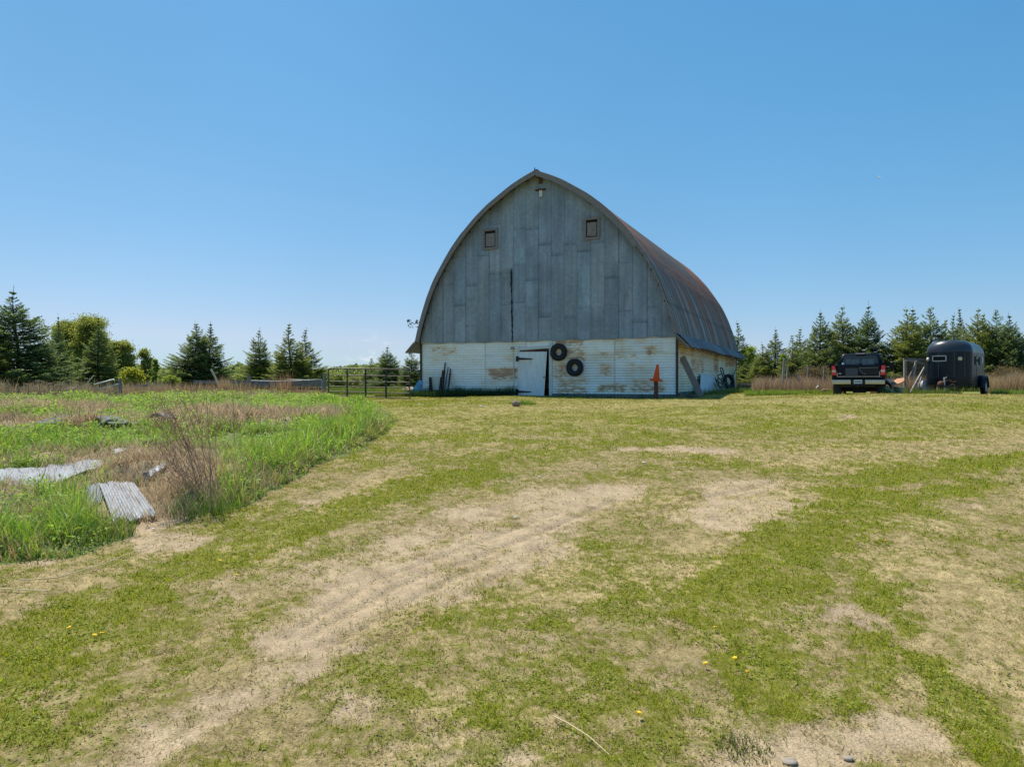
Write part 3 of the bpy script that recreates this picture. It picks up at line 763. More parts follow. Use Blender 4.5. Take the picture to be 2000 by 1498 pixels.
# gable cladding: separate lapped sheets, vertical corrugation
def gable_cladding():
    VV = []; FF = []; CC = []; nb = 0
    ncol = 20; cw = 12.8 / ncol
    rs = random.Random(5)
    for i in range(ncol):
        x0 = -6.4 + i * cw
        brk = [2.62, rs.uniform(3.2, 4.4) if rs.random() < 0.7 else None, rs.uniform(5.2, 7.0), rs.uniform(7.6, 8.7) if rs.random() < 0.6 else None, 12]
        brk = [b for b in brk if b]
        for j in range(len(brk) - 1):
            zb, zt = brk[j], brk[j + 1] + 0.0
            if zb > max(arch_z(x0), arch_z(x0 + cw)) - 0.1: continue
            nx = 58; nz = 12
            xs = np.linspace(x0 - 0.015, x0 + cw + 0.015, nx); xs = np.clip(xs, -6.4, 6.4)
            top = np.minimum(zt + (0.05 if j < len(brk) - 2 else 0), arch_z(xs) - 0.03)
            tilt = rs.uniform(-0.02, 0.02)
            zlo = zb + tilt * (xs - x0) / cw + (0.025 * np.sin(xs * 2.1) + 0.01 * np.sin(xs * 9) if j == 0 else 0)
            if j == 0: zlo = 2.66 - 0.03 * np.sin((xs + 6.4) / 12.8 * np.pi) + 0.02 * np.sin(xs * 5)
            top = np.maximum(top, zlo + 0.001)
            t = np.linspace(0, 1, nz)[:, None]
            Z = zlo[None] * (1 - t) + top[None] * t
            X = np.repeat(xs[None], nz, 0)
            off = -(0.012 + 0.004 * (i % 2) + 0.010 * (len(brk) - j)) 
            Y = off + 0.006 * np.sin(2 * np.pi * X / 0.0675) + 0.008 * (fbm(X * 1.2 + i * 7, Z * 0.6 + j * 3, 9, 2) - 0.5) * 2
            tint = rs.uniform(0.91, 1.1)
            hue = rs.uniform(-0.5, 1.0)
            base = np.array([0.29, 0.325, 0.37]) * (1 - 0.0) + hue * np.array([-0.02, -0.004, 0.012])
            v = tint * (0.72 + 0.56 * fbm(X * 2.2, Z * 0.9, 11, 4)) * (0.90 + 0.2 * vnoise(X * 9, Z * 0.6 + i, 13)) * (0.84 + 0.32 * fbm(X * 0.5 + 3, Z * 1.4, 14, 4))
            seam = np.minimum(np.abs(X - x0), np.abs(X - x0 - cw))
            v = v * (1 - 0.34 * np.exp(-(seam / 0.016) ** 2))
            lap = Z - zlo[None]
            v = v * (1 - (0.38 if j else 0.1) * np.exp(-(lap / 0.05) ** 2) * (0.5 + vnoise(X * 9, Z * 0 + j, 17)))
            sc = np.exp(-((seam - 0.03) / 0.012) ** 2) * np.exp(-(((Z / 0.45) % 1 - 0.5) * 0.45 / 0.02) ** 2); v = v * (1 - 0.4 * sc)
            # slightly darker just under the rake
            v = v * (1 - 0.12 * sstep(0.8, 0.1, arch_z(X) - Z))
            grn = sstep(0.5, 0.75, fbm(X * 0.7, Z * 0.7, 19, 3)) * 0.2
            C = base[None, None] * v[..., None]; C = C * (1 - grn[..., None] * np.array([0.15, 0.02, 0.25]))
            VV.append(np.stack([X, Y, Z], -1).reshape(-1, 3)); CC.append(C.reshape(-1, 3))
            a, b = np.meshgrid(np.arange(nz - 1), np.arange(nx - 1), indexing='ij')
            q = np.stack([a * nx + b, a * nx + b + 1, (a + 1) * nx + b + 1, (a + 1) * nx + b], -1).reshape(-1, 4)
            FF.append(q + nb); nb += nx * nz
    return np.vstack(VV), np.vstack(FF), np.clip(np.vstack(CC), 0, 1)
V, Fc, C = gable_cladding()
np_mesh("gable_cladding", V, Fc, m_galv, barn, C, smooth=True)

RUST_F = [(841, 675, 893, 694, .55), (840, 696, 893, 710, .3), (920, 702, 945, 712, .3), (952, 718, 1012, 740, 1.0), (980, 694, 1000, 706, .4), (1004, 716, 1012, 738, .9),
          (1082, 664, 1138, 678, 1.0), (1100, 677, 1146, 703, .75), (1076, 708, 1112, 736, .6), (1088, 738, 1148, 770, .6), (1172, 683, 1222, 701, .5), (1262, 676, 1279, 691, 1.0),
          (1234, 687, 1241, 698, .9), (1172, 709, 1195, 734, .65), (1168, 750, 1226, 764, .85), (1232, 749, 1300, 764, .95), (1232, 740, 1298, 750, .6), (1172, 659, 1222, 668, .5),
          (1230, 708, 1236, 734, .7), (1240, 713, 1262, 722, .45), (940, 742, 1005, 765, .3), (1076, 684, 1100, 700, .5), (1240, 662, 1262, 668, .5), (1158, 690, 1170, 700, .5)]
RUST_FL = []
for a, b, c, d, s in RUST_F:
    p, q = fr(a, d), fr(c, b); RUST_FL.append((p[0], p[1], q[0], q[1], s))
def rustmask(X, Z, boxes, seed):
    n = fbm(X * 2.6, Z * 9.0, seed, 4); n2 = fbm(X * 9, Z * 22, seed + 3, 3)
    wx = (fbm(X * 3, Z * 3, seed + 5, 3) - 0.5) * 0.25
    r = np.zeros(X.shape)
    for x0, z0, x1, z1, s in boxes:
        wz = (n2 - .5) * .3
        e = np.minimum(np.minimum(X + wx - x0, x1 - X - wx) * 1.0, np.minimum(Z + wx * .4 + wz - z0, z1 - Z - wx * .4 - wz) * 2.0)
        r = np.maximum(r, s * sstep(-0.2, 0.24, e))
    return np.clip(r * 1.3 * sstep(0.30, 0.74, n * 0.55 + n2 * 0.45 + r * 0.06) + 0.2 * r, 0, 1)
def corr_grid(u0, u1, z0, z1, pitch=0.118, du=0.06, per=6, horizontal=True):
    us = np.linspace(u0, u1, max(2, int((u1 - u0) / du)))
    zs = np.linspace(z0, z1, max(2, int((z1 - z0) / pitch * per)))
    U, Z = np.meshgrid(us, zs)
    a, b = np.meshgrid(np.arange(len(zs) - 1), np.arange(len(us) - 1), indexing='ij'); nx = len(us)
    q = np.stack([a * nx + b, a * nx + b + 1, (a + 1) * nx + b + 1, (a + 1) * nx + b], -1).reshape(-1, 4)
    D_ = 0.013 * np.sin(2 * np.pi * Z / pitch) if horizontal else 0.011 * np.sin(2 * np.pi * U / 0.065)
    return U, Z, D_, q
def wall_colour(U, Z, boxes, seed, cream=0.0):
    sx = np.floor((U + 20) / 2.15); sz = np.floor(Z / 0.66 + (sx % 2) * 0.0)
    t = 0.88 + 0.2 * _hash(sx, sz, seed)
    w = np.array([1.10, 1.08, 1.02]) * (1 - cream) + np.array([1.15, 1.0, 0.66]) * cream
    C = w[None, None] * t[..., None] * (0.85 + 0.25 * fbm(U * 1.5, Z * 5, seed + 1, 4))[..., None]
    su = (U + 20) / 2.15 % 1 * 2.15; su = np.minimum(su, 2.15 - su); szz = Z / 0.66 % 1 * 0.66
    C = C * (1 - 0.35 * np.exp(-(su / 0.018) ** 2) - 0.4 * np.exp(-(szz / 0.016) ** 2))[..., None]
    # darker in the troughs of the corrugation
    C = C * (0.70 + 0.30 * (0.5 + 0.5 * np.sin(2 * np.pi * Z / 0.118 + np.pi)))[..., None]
    r = rustmask(U, Z, boxes, seed + 7)[..., None]
    tan = np.array([0.78, 0.54, 0.33]); brn = np.array([0.42, 0.22, 0.12])
    rc = tan * (1 - np.clip(r * 1.4 - 0.6, 0, 1)) + brn * np.clip(r * 1.4 - 0.6, 0, 1)
    C = C * (1 - np.clip(r * 1.35, 0, .92)) + rc * np.clip(r * 1.35, 0, .92) * (0.7 + 0.5 * fbm(U * 8, Z * 14, seed + 9, 3))[..., None]
    yel = (sstep(0.45, 0.8, fbm(U * 0.8, Z * 2.5, seed + 13, 3)) * 0.3)[..., None]
    C = C * (1 - yel * np.array([0.05, 0.18, 0.45]))
    drip = (sstep(0.62, 0.9, vnoise(U * 6, Z * 0.7, seed + 15)) * 0.35)[..., None]
    return np.clip(C * (1 - drip * np.array([0.15, 0.3, 0.5])), 0, 0.9)
DX0, DX1, DZ1 = -1.03, 0.56, 2.25           # doorway
parts = [(-6.38, DX0, 0.2, 2.68), (DX0, DX1, DZ1 + 0.02, 2.68), (DX1, 6.38, 0.2, 2.68)]
VV, FF, CC, nb = [], [], [], 0
for u0, u1, z0, z1 in parts:
    U, Z, D_, q = corr_grid(u0, u1, z0, z1)
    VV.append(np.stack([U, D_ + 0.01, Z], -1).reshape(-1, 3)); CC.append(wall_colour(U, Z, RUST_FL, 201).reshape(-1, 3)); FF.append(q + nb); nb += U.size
np_mesh("front_wall", np.vstack(VV), np.vstack(FF), m_wsheet, barn, np.vstack(CC), smooth=True)

RUST_S = [(0, 2.2, 18.6, 2.7, .55), (3.0, 1.2, 6.6, 1.9, .6), (9.5, 1.3, 11.2, 2.4, .8), (13.8, 1.7, 18.5, 2.6, .85), (0.6, 1.9, 4, 2.6, .5)]
U, Z, D_, q = corr_grid(0, BLEN, 0.25, 2.7, du=0.09)
C = wall_colour(U, Z, RUST_S, 231, cream=0.55)
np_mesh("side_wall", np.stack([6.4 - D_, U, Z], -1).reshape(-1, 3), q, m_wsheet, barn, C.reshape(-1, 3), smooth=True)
U, Z, D_, q = corr_grid(0, BLEN, 0.25, 2.7, du=0.3)
np_mesh("side_wall", np.stack([-6.4 + D_, U, Z], -1).reshape(-1, 3), q[:, ::-1], m_wsheet, barn, wall_colour(U, Z, [], 241).reshape(-1, 3), smooth=True)
back = MB(); pl = [(-6.4, 0.2)] + [(-s, z - 0.04) for s, z in zip(ARS[::-3], ARZ[::-3])] + [(s, z - 0.04) for s, z in zip(ARS[3::3], ARZ[3::3])] + [(6.4, 0.2)]
back.prism(pl, BLEN - 0.06, BLEN, 1); back.build("back_gable", m_conc, barn)
fd = MB()
fd.box((-3.72, 0.14, 0.0), (5.36, 0.24, 0.5)); fd.box((3.48, 0.14, 0.0), (5.82, 0.24, 0.5)); fd.box((6.3, BLEN / 2 + 0.28, 0.02), (0.22, BLEN - 0.6, 0.54)); fd.box((-6.3, BLEN / 2 + 0.28, 0.02), (0.22, BLEN - 0.6, 0.54))
fd.build("foundation", m_conc, barn)
for sx in (-1, 1):
    c = MB(); c.box((sx * 6.41, -0.012, 1.42), (0.1, 0.075, 2.6)); c.build("corner_post", m_wood_d, barn)
c = MB(); c.box((0, 9, 0.1), (12, 17.6, 0.1)); c.build("floor", m_dark, barn)

# roof, two slopes with corrugated sheets running down the arch
def roof_side(sx):
    ys = np.linspace(-0.42, BLEN + 0.35, 760)
    n = len(ARS); s = ARS * sx; z = ARZ.copy()
    ds, dz = np.gradient(ARS), np.gradient(ARZ); L = np.hypot(ds, dz); nx, nz = -dz / L * sx, ds / L
    Yg, k = np.meshgrid(ys, np.arange(n)); 
    sheet = np.floor((Yg + 5) / 0.63)
    o = 0.045 + 0.011 * np.sin(2 * np.pi * Yg / 0.105) + 0.006 * (_hash(sheet, sheet * 0, 5) - .5)
    o += 0.03 * (fbm(Yg * 0.35, k * 0.06, 301, 3) - 0.5)
    sag = 0.16 * np.sin(np.clip(Yg / BLEN, 0, 1) * np.pi) * (ARZ[k] > 4) * np.clip((ARZ[k] - 4) / 6, 0, 1)
    X = s[k] + nx[k] * o; Z = z[k] + nz[k] * o - sag
    hgt = ARZ[k]
    tint = 0.75 + 0.5 * _hash(sheet, sheet * 0 + 1, 7)
    streak = vnoise(Yg * 4.5, k * 0.05 * 1.0, 311)
    st2 = vnoise(Yg * 11, k * 0.03, 312)
    base = np.array([0.225, 0.205, 0.19]); rust = np.array([0.30, 0.14, 0.09]); pale = np.array([0.30, 0.33, 0.33])
    rm = sstep(-0.1, 0.5, (hgt - 5.0) / 4 + (streak - 0.5) * 1.3 + 0.25 * (fbm(Yg * 0.4, hgt * 0.6, 313, 3) - 0.5) + 0.06 * np.clip(Yg - 3, 0, 8))
    rm = rm * sstep(-0.5, 0.8, Yg + 0.3)
    C = base * (tint * (0.45 + 1.1 * st2))[..., None]
    pm = (sstep(0.6, 0.85, streak) * sstep(2, 6, hgt))[..., None] * 0.6
    C = C * (1 - pm) + pale * pm
    C = C * (1 - rm[..., None]) + rust * rm[..., None] * (0.7 + 0.6 * st2)[..., None]
    sm = ((Yg + 5) / 0.63 % 1) * 0.63
    C = C * (1 - 0.4 * np.exp(-(sm / 0.03) ** 2))[..., None]
    for zz in (8.9, 6.2, 4.0): C = C * (1 - 0.3 * np.exp(-((hgt - zz - 0.1 * _hash(sheet, sheet * 0, 9)) / 0.06) ** 2))[..., None]
    nx_ = len(ys)
    a, b = np.meshgrid(np.arange(n - 1), np.arange(nx_ - 1), indexing='ij')
    q = np.stack([a * nx_ + b, (a + 1) * nx_ + b, (a + 1) * nx_ + b + 1, a * nx_ + b + 1], -1).reshape(-1, 4)
    if sx < 0: q = q[:, ::-1]
    np_mesh("roof_slope", np.stack([X, Yg, Z], -1).reshape(-1, 3), q, m_roof, barn, np.clip(C, 0, 1).reshape(-1, 3), smooth=True)
    # boarding under the sheets
    u = MB(); rings = []
    for y in (-0.40, BLEN + 0.3):
        rings.append([(s[i] + nx[i] * 0.02, y, z[i] + nz[i] * 0.02) for i in range(0, n, 3)] + [(s[i] - nx[i] * 0.03, y, z[i] - nz[i] * 0.03) for i in range(n - 1, -1, -3)])
    u.loft(rings, smooth=False); u.build("roof_boarding", m_wood_d, barn)
    # rafters under the front overhang
    # rake fascia built of short boards
    f = MB(); i = 0; rs = random.Random(9 + sx); 
    marks = [0, 9, 19, 30, 41, 51, 60, 69]
    for a_, b_ in zip(marks[:-1], marks[1:]):
        jit = rs.uniform(-0.008, 0.008)
        outer = [(s[i] + nx[i] * (0.03 + jit), z[i] + nz[i] * (0.03 + jit)) for i in range(a_, b_ + 1)]
        wd_ = 0.20 if (sx < 0 or a_ < 38) else 0.05
        inner = [(s[i] - nx[i] * (wd_ + jit), z[i] - nz[i] * (wd_ + jit)) for i in range(b_, a_ - 1, -1)]
        if a_ == 0: inner[-1] = (sx * 0.002, inner[-1][1])
        y0 = -0.47 - rs.uniform(0, 0.01)
        # small gap at each board end
        f.prism([p for p in outer + inner], y0, y0 + 0.05, 1)
    f.build("rake_fascia", m_wood, barn)
    for i in range(4, n - 2, 5):
        b2 = MB(); p0 = Vector((s[i] - nx[i] * 0.07, -0.41, z[i] - nz[i] * 0.07)); b2.bar(p0, p0 + Vector((0, 0.40, 0)), 0.05, 0.08, up=(nx[i], 0, nz[i]))
        b2.build("lookout_block", m_wood_d, barn)
    # flared eave
    ys = np.linspace(-0.42, BLEN + 0.35, 560); t = np.linspace(0, 1, 8)
    Yg, T = np.meshgrid(ys, t)
    bx, bz = ARS[-1] + 0.045, ARZ[-1] + 0.02
    wav = 0.06 * (fbm(Yg * 0.45, T * 0 + sx, 321, 3) - 0.5) * T + 0.05 * np.sin(np.floor((Yg + 5) / 2.4) * 2.3) * T * 0.5
    X = sx * (bx - 0.02 + 0.55 * T); Z = bz + 0.03 - 0.56 * T + 0.05 * np.sin(T * 3) + wav + 0.009 * np.sin(2 * np.pi * Yg / 0.105)
    sheet = np.floor((Yg + 5) / 2.4)
    C = np.array([0.19, 0.18, 0.18]) * ((0.7 + 0.5 * _hash(sheet, sheet * 0, 31)) * (0.75 + 0.5 * vnoise(Yg * 5, T * 2, 33)))[..., None]
    sm = ((Yg + 5) / 2.4 % 1) * 2.4
    C = C * (1 - 0.5 * np.exp(-(sm / 0.04) ** 2))[..., None]
    nx_ = len(ys); a, b = np.meshgrid(np.arange(7), np.arange(nx_ - 1), indexing='ij')
    q = np.stack([a * nx_ + b, (a + 1) * nx_ + b, (a + 1) * nx_ + b + 1, a * nx_ + b + 1], -1).reshape(-1, 4)
    if sx < 0: q = q[:, ::-1]
    np_mesh("eave_flare", np.stack([X, Yg, Z], -1).reshape(-1, 3), q, m_roof, barn, C.reshape(-1, 3), smooth=True)
    e = MB()
    e.bar((sx * 6.50, -0.45, ARZ[-1] - 0.05), (sx * 7.0, -0.45, ARZ[-1] - 0.55), 0.05, 0.2); e.build("eave_fascia", m_wood, barn)
    for k in range(16):
        yy = -0.3 + k * 1.2; e = MB()
        e.bar((sx * 6.43, yy, ARZ[-1] - 0.12), (sx * 6.95, yy, ARZ[-1] - 0.6), 0.07, 0.08); e.build("eave_bracket", m_wood, barn)
for sx in (-1, 1): roof_side(sx)
c = MB(); c.box((0, BLEN / 2, 10.50), (0.14, BLEN + 0.7, 0.03)); c.tube([(0.0, -0.45, 10.3), (-0.01, -0.45, 10.56)], 0.025); c.build("ridge_cap", m_wood_d, barn)

# boarded loft windows
for x0, z0, x1, z1 in ((-2.87, 7.10, -2.10, 8.02), (2.25, 7.14, 2.98, 8.06)):
    f = MB(); t = 0.11; tl = 0.012
    f.bar((x0, -0.085, z0 + tl), (x1, -0.085, z0 + tl * 2), 0.05, t, up=(0, 0, 1)); f.bar((x0 - 0.02, -0.088, z1 - tl), (x1 + 0.02, -0.088, z1), 0.05, t, up=(0, 0, 1))
    f.bar((x0 + 0.045, -0.082, z0 + 0.05), (x0 + 0.04, -0.082, z1 - 0.05), t, 0.045, up=(0, 1, 0)); f.bar((x1 - 0.045, -0.082, z0 + 0.05), (x1 - 0.04, -0.082, z1 - 0.05), t, 0.045, up=(0, 1, 0))
    w = f.build("loft_window", m_wood, barn)
    p = MB(); p.box(((x0 + x1) / 2, -0.066, (z0 + z1) / 2 - 0.03), (x1 - x0 - 0.29, 0.014, z1 - z0 - 0.30)); p.build("shutter_board", m_wood, w)
    d = MB(); d.box(((x0 + x1) / 2, -0.056, (z0 + z1) / 2), (x1 - x0 - 0.06, 0.01, z1 - z0 - 0.06)); d.build("dark_reveal", m_dark, w)
# hood beam and lamp near the peak
s0, z0 = fr(1057, 372)
b = MB(); b.box((s0, -0.09, z0), (0.5, 0.12, 0.07)); w = b.build("hay_beam", m_rust, barn)
b = MB(); b.box((s0 + 0.0, -0.07, z0 + 0.42), (0.14, 0.08, 0.26)); b.build("beam_bracket", m_rust, barn)
b = MB(); b.box((s0 - .02, -0.075, z0 + 0.58), (0.3, 0.05, 0.05)); b.build("bracket_cap", m_rust, barn)
b = MB(); b.box((s0 + 0.03, -0.1, z0 - 0.19), (0.15, 0.1, 0.28)); b.build("white_block", m_white, barn)
# ragged dark crack where the tall loft doors meet, with the cable hanging in it
rs = random.Random(3); cr = MB(); pts = []
for i in range(26):
    t = i / 25; px = 999.5 + 2.5 * t; py = 526 + (668 - 526) * t
    s1, z1 = fr(px + rs.uniform(-0.6, 0.6), py); pts.append((s1, z1))
for i in range(25):
    wd = rs.choice([0.02, 0.03, 0.05, 0.07]); (a0, a1), (b0, b1) = pts[i], pts[i + 1]
    cr.bar((a0, -0.075, a1), (b0, -0.075, b1 - 0.003), wd, 0.03, up=(0, 1, 0))
cr.build("door_crack", m_dark, barn)
cr = MB()
sA, zA = fr(1003, 684); sB, zB = fr(1003, 775)
cr.tube([(sA, -0.03, zA), (sA + 0.02, -0.03, (zA + zB) / 2), (sB, -0.03, zB)], 0.022); cr.build("conduit", m_white, barn)
sA, zA = fr(1001, 681); b = MB(); b.lathe([(0.0, 0.06), (0.06, 0.05), (0.1, 0.0), (0.09, -0.03), (0.0, -0.03)], 16, Matrix.Translation((sA + 0.06, -0.13, zA))); b.box((sA, -0.05, zA + 0.02), (0.08, 0.1, 0.1))
b.build("wall_lamp", mat("mauve_grey_plastic", (0.3, 0.27, 0.3), 0.6, var=0.1), barn)
# door frame, dark gap and the sagging corrugated door
f = MB(); f.box((DX0 + 0.02, -0.02, 1.2), (0.1, 0.05, 2.4)); f.box((DX1 + 0.05, -0.02, 1.3), (0.15, 0.05, 2.66)); f.bar((DX0 - 0.03, -0.022, DZ1 + 0.02), (DX1 + 0.1, -0.022, DZ1 + 0.1), 0.05, 0.12, up=(0, 0, 1))
f.build("door_frame", m_white, barn)
f = MB(); f.box(((DX0 + DX1) / 2, -0.03, DZ1 - 0.06), (DX1 - DX0 - 0.16, 0.03, 0.07)); f.build("door_lintel", m_rust, barn)
P4 = [fr(1013, 687.5), fr(1069, 687), fr(1063.5, 778), fr(1012.5, 778)]
nx, nz = 150, 10
t = np.linspace(0, 1, nx); q_ = np.linspace(0, 1, nz)[:, None]
TX = P4[0][0] * (1 - t) + P4[1][0] * t; TZ = P4[0][1] * (1 - t) + P4[1][1] * t
BX = P4[3][0] * (1 - t) + P4[2][0] * t; BZ = P4[3][1] * (1 - t) + P4[2][1] * t
X = TX[None] * q_ + BX[None] * (1 - q_); Z = np.maximum(TZ[None] * q_ + BZ[None] * (1 - q_), -0.02)
Yd = -0.05 + 0.010 * np.sin(2 * np.pi * t[None] * 23) + 0 * Z - 0.03 * (1 - q_) * t[None]
a, b = np.meshgrid(np.arange(nz - 1), np.arange(nx - 1), indexing='ij'); q = np.stack([a * nx + b, a * nx + b + 1, (a + 1) * nx + b + 1, (a + 1) * nx + b], -1).reshape(-1, 4)
C = np.array([1.04, 1.06, 1.06]) * (0.85 + 0.25 * fbm(X * 3, Z * 1.5, 401, 4))[..., None]
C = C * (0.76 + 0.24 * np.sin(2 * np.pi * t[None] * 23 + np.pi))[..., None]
hs, hz = fr(1040, 702)
rst = (sstep(0.6, 0.0, hz - Z) * (Z < hz) * (X < hs + 0.05) * sstep(0.4, 0.8, np.sin(2 * np.pi * t[None] * 23) * .5 + .5))[..., None] * 0.6
C = C * (1 - rst) + np.array([0.45, 0.3, 0.17]) * rst
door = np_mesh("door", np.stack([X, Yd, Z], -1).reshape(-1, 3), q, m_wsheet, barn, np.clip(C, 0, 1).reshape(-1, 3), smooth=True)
for py in (701, 765):
    h = MB(); a_, z_ = fr(1010, py); b_, z2 = fr(1041 if py < 720 else 1039, py + 0.3)
    h.prism([(a_ - 0.02, z_ - 0.12), (a_ + 0.11, z_ - 0.12), (a_ + 0.11, z_ + 0.12), (a_ - 0.02, z_ + 0.12)], -0.1, -0.075, 1)
    h.prism([(a_ + 0.11, z_ - 0.055), (b_, z2 - 0.02), (b_, z2 + 0.02), (a_ + 0.11, z_ + 0.055)], -0.102, -0.077, 1)
    h.build("strap_hinge", m_blackm, door)
h = MB(); a_, z_ = fr(1064, 736.5); h.tube([(a_, -0.12, z_), (a_, -0.07, z_)], 0.03, 10); h.build("knob", m_blackm, door)

# ---- tyres hung on the wall
m_rub = mat("black_rubber", (0.017, 0.018, 0.02), 0.75, var=0.3, scale=20, bump=0.2)
def tyre_mb(Ro=0.39, Ri=0.155, w=0.2, M=None):
    b = MB(); prof = []
    for i in range(16):
        a = 2 * math.pi * i / 16
        cx = (Ro + Ri) / 2; rx = (Ro - Ri) / 2
        ca, sa = math.cos(a), math.sin(a)
        prof.append((cx + rx * math.copysign(abs(ca) ** 0.6, ca), w / 2 * math.copysign(abs(sa) ** 0.6, sa)))
    b.lathe(prof, 40, M, closed=True)
    for j in range(44):
        a = 2 * math.pi * j / 44; T = Matrix.Rotation(a, 4, 'Z') @ Matrix.Translation((Ro + 0.004, 0, 0))
        T = (M @ T) if M is not None else T
        for sgn in (-1, 1):
            vs = [T @ Vector((x_, y_, sgn * (0.02 + z_))) for x_ in (-0.008, 0.008) for y_ in (-0.016, 0.016) for z_ in (0, w * 0.38)]
            b.add(vs, [(0, 1, 3, 2), (4, 6, 7, 5), (0, 4, 5, 1), (2, 3, 7, 6), (0, 2, 6, 4), (1, 5, 7, 3)])
    return b
for (px, py, ro), lab in zip(((1091, 688, .385), (1122.5, 718, .385)), ("upper black tyre hung on the white barn wall beside the door", "lower black tyre hung on the white barn wall, down and right of the other one")):
    s1, z1 = fr(px, py, 0.12)
    o = tyre_mb(ro, 0.155, 0.19, Matrix.Rotation(R(90), 4, 'X')).build("tyre", m_rub)
    o.location = bw(s1, -0.125, z1); o.rotation_euler = (0, 0, BROT)
    tag(o, lab, "tyre", "tyres hung on the barn wall")

# ---- traffic cone on a post
p0 = gpt(1281, 777.5); Yc = 28.6
p0 = at_px(1281.5, Yc)
zt = (749 - 743) / F * Yc
b = MB(); b.box((0, 0, (zt - p0.z) / 2), (0.13, 0.13, zt - p0.z), None)
o = b.build("post", m_rust, bevel=0.01); o.location = p0; o.rotation_euler = (0, 0, 0.3)
tag(o, "rust brown square post in front of the barn, carrying the orange cone", "post")
cone = empty("traffic_cone", (p0.x, p0.y, zt + 0.0), 0.2, "faded orange traffic cone set on top of a short post", "cone")
cone.rotation_euler = (R(9), R(3), 0.1)
m_or = mat("faded_orange_plastic", (0.9, 0.2, 0.04), 0.5, var=0.12, scale=5)
n_, l_ = m_or.node_tree.nodes, m_or.node_tree.links
t_ = n_.new("ShaderNodeBsdfTranslucent"); x_ = n_.new("ShaderNodeMixShader"); t_.inputs[0].default_value = (1.0, 0.28, 0.05, 1); x_.inputs[0].default_value = 0.65
l_.new(n_["Principled BSDF"].outputs[0], x_.inputs[1]); l_.new(t_.outputs[0], x_.inputs[2]); l_.new(x_.outputs[0], n_["Material Output"].inputs[0])
b = MB(); b.lathe([(0.155, 0.02), (0.135, 0.06), (0.05, 0.62), (0.03, 0.65), (0.0, 0.65)], 24); b.build("cone_body", m_or, cone)
b = MB(); T = MB(); 
pl = [(x_, y_) for x_, y_ in rrect(0.46, 0.42, 0.06)]
b.prism(pl, -0.015, 0.03, 2); b.build("cone_base", m_or, cone)

# ---- things leaning on the front wall, left
s0, z0 = fr(847.5, 767); s1, z1 = fr(872, 737)
tr = empty("feed_bin", bw((s0 + s1) / 2, -0.35, 0), BROT, "open dark sided bin with a pale back panel standing against the white wall", "bin")
w_ = (s1 - s0); zt = z1; zb = 0.28
b = MB(); b.prism([(-w_ / 2, zt), (-w_ / 2 + 0.1, zt), (-w_ / 2 + 0.17, zb + 0.05), (w_ / 2 - 0.17, zb + 0.05), (w_ / 2 - 0.08, zt), (w_ / 2, zt), (w_ / 2, zb - 0.1), (-w_ / 2, zb - 0.1)], -0.12, -0.05, 1)
b.build("frame", m_blackm, tr)
b = MB(); b.box((0, 0.0, (zt + zb) / 2), (w_ - 0.06, 0.03, zt - zb - 0.02)); b.build("panel", mat("pale_grey_panel", (0.5, 0.52, 0.47), 0.7, var=0.08), tr)
b = MB(); b.box((0, -0.03, 0.09), (w_ - 0.1, 0.25, 0.2)); b.build("base", m_wood_d, tr)
for (a, bb, r_, mm, lab) in (((869, 709), (864, 771), .035, m_blackm, "tall black iron bar leaning by the bin, the highest of the bars"),
                         ((865, 724), (859, 771), .05, m_rust, "thick rusty bar leaning in front of the bin's pale panel"),
                         ((875, 717.5), (866, 772), .022, m_blackm, "thin grey black bar leaning just right of the tallest bar"),
                         ((879.5, 721), (872, 752), .03, m_blackm, "black bar leaning outermost to the right of the bin"),
                         ((879.5, 729), (872, 760), .035, m_rust, "short rusty bar leaning right of the bin, the lowest of them")):
    s1, z1 = fr(a[0], a[1], 0.1); s2, z2 = fr(bb[0], bb[1], 0.55)
    # extend down to the ground
    k = (z1 - 0.02) / max(z1 - z2, 0.1); s2 = s1 + (s2 - s1) * k; z2 = 0.02
    b = MB(); A_, B_ = bw(s1, -0.08, z1), bw(s2, -0.58, z2); b.tube([A_, (A_ + B_) / 2 + Vector((0.01, 0, 0.01)), B_], r_, 8)
    o = recenter(b.build("iron_bar", mm), B_); tag(o, lab, "bar", "iron bars leaning on the barn wall")
# blue boards at the left corner
m_blue = mat("faded_blue_paint", (0.16, 0.36, 0.50), 0.7, var=0.25, scale=4)
for (a, c, lab, mm, wd) in (((823, 744), (803, 772), "faded blue board leaning against the barn's left corner, the upper one", m_blue, 0.24), ((824, 756), (808, 776), "faded pale blue board leaning below the other at the barn's left corner", mat("pale_blue_paint", (0.3, 0.42, 0.5), 0.7, var=0.2, scale=4), 0.2)):
    A_ = pt(a[0], a[1], 35.2); B_ = at_px(c[0] - 1, 34.6, 0.02)
    b = MB(); b.bar(A_, B_, wd, 0.04, up=(0, 1, 0.2)); o = recenter(b.build("blue_board", mm), B_); tag(o, lab, "board", "blue boards at the barn corner")
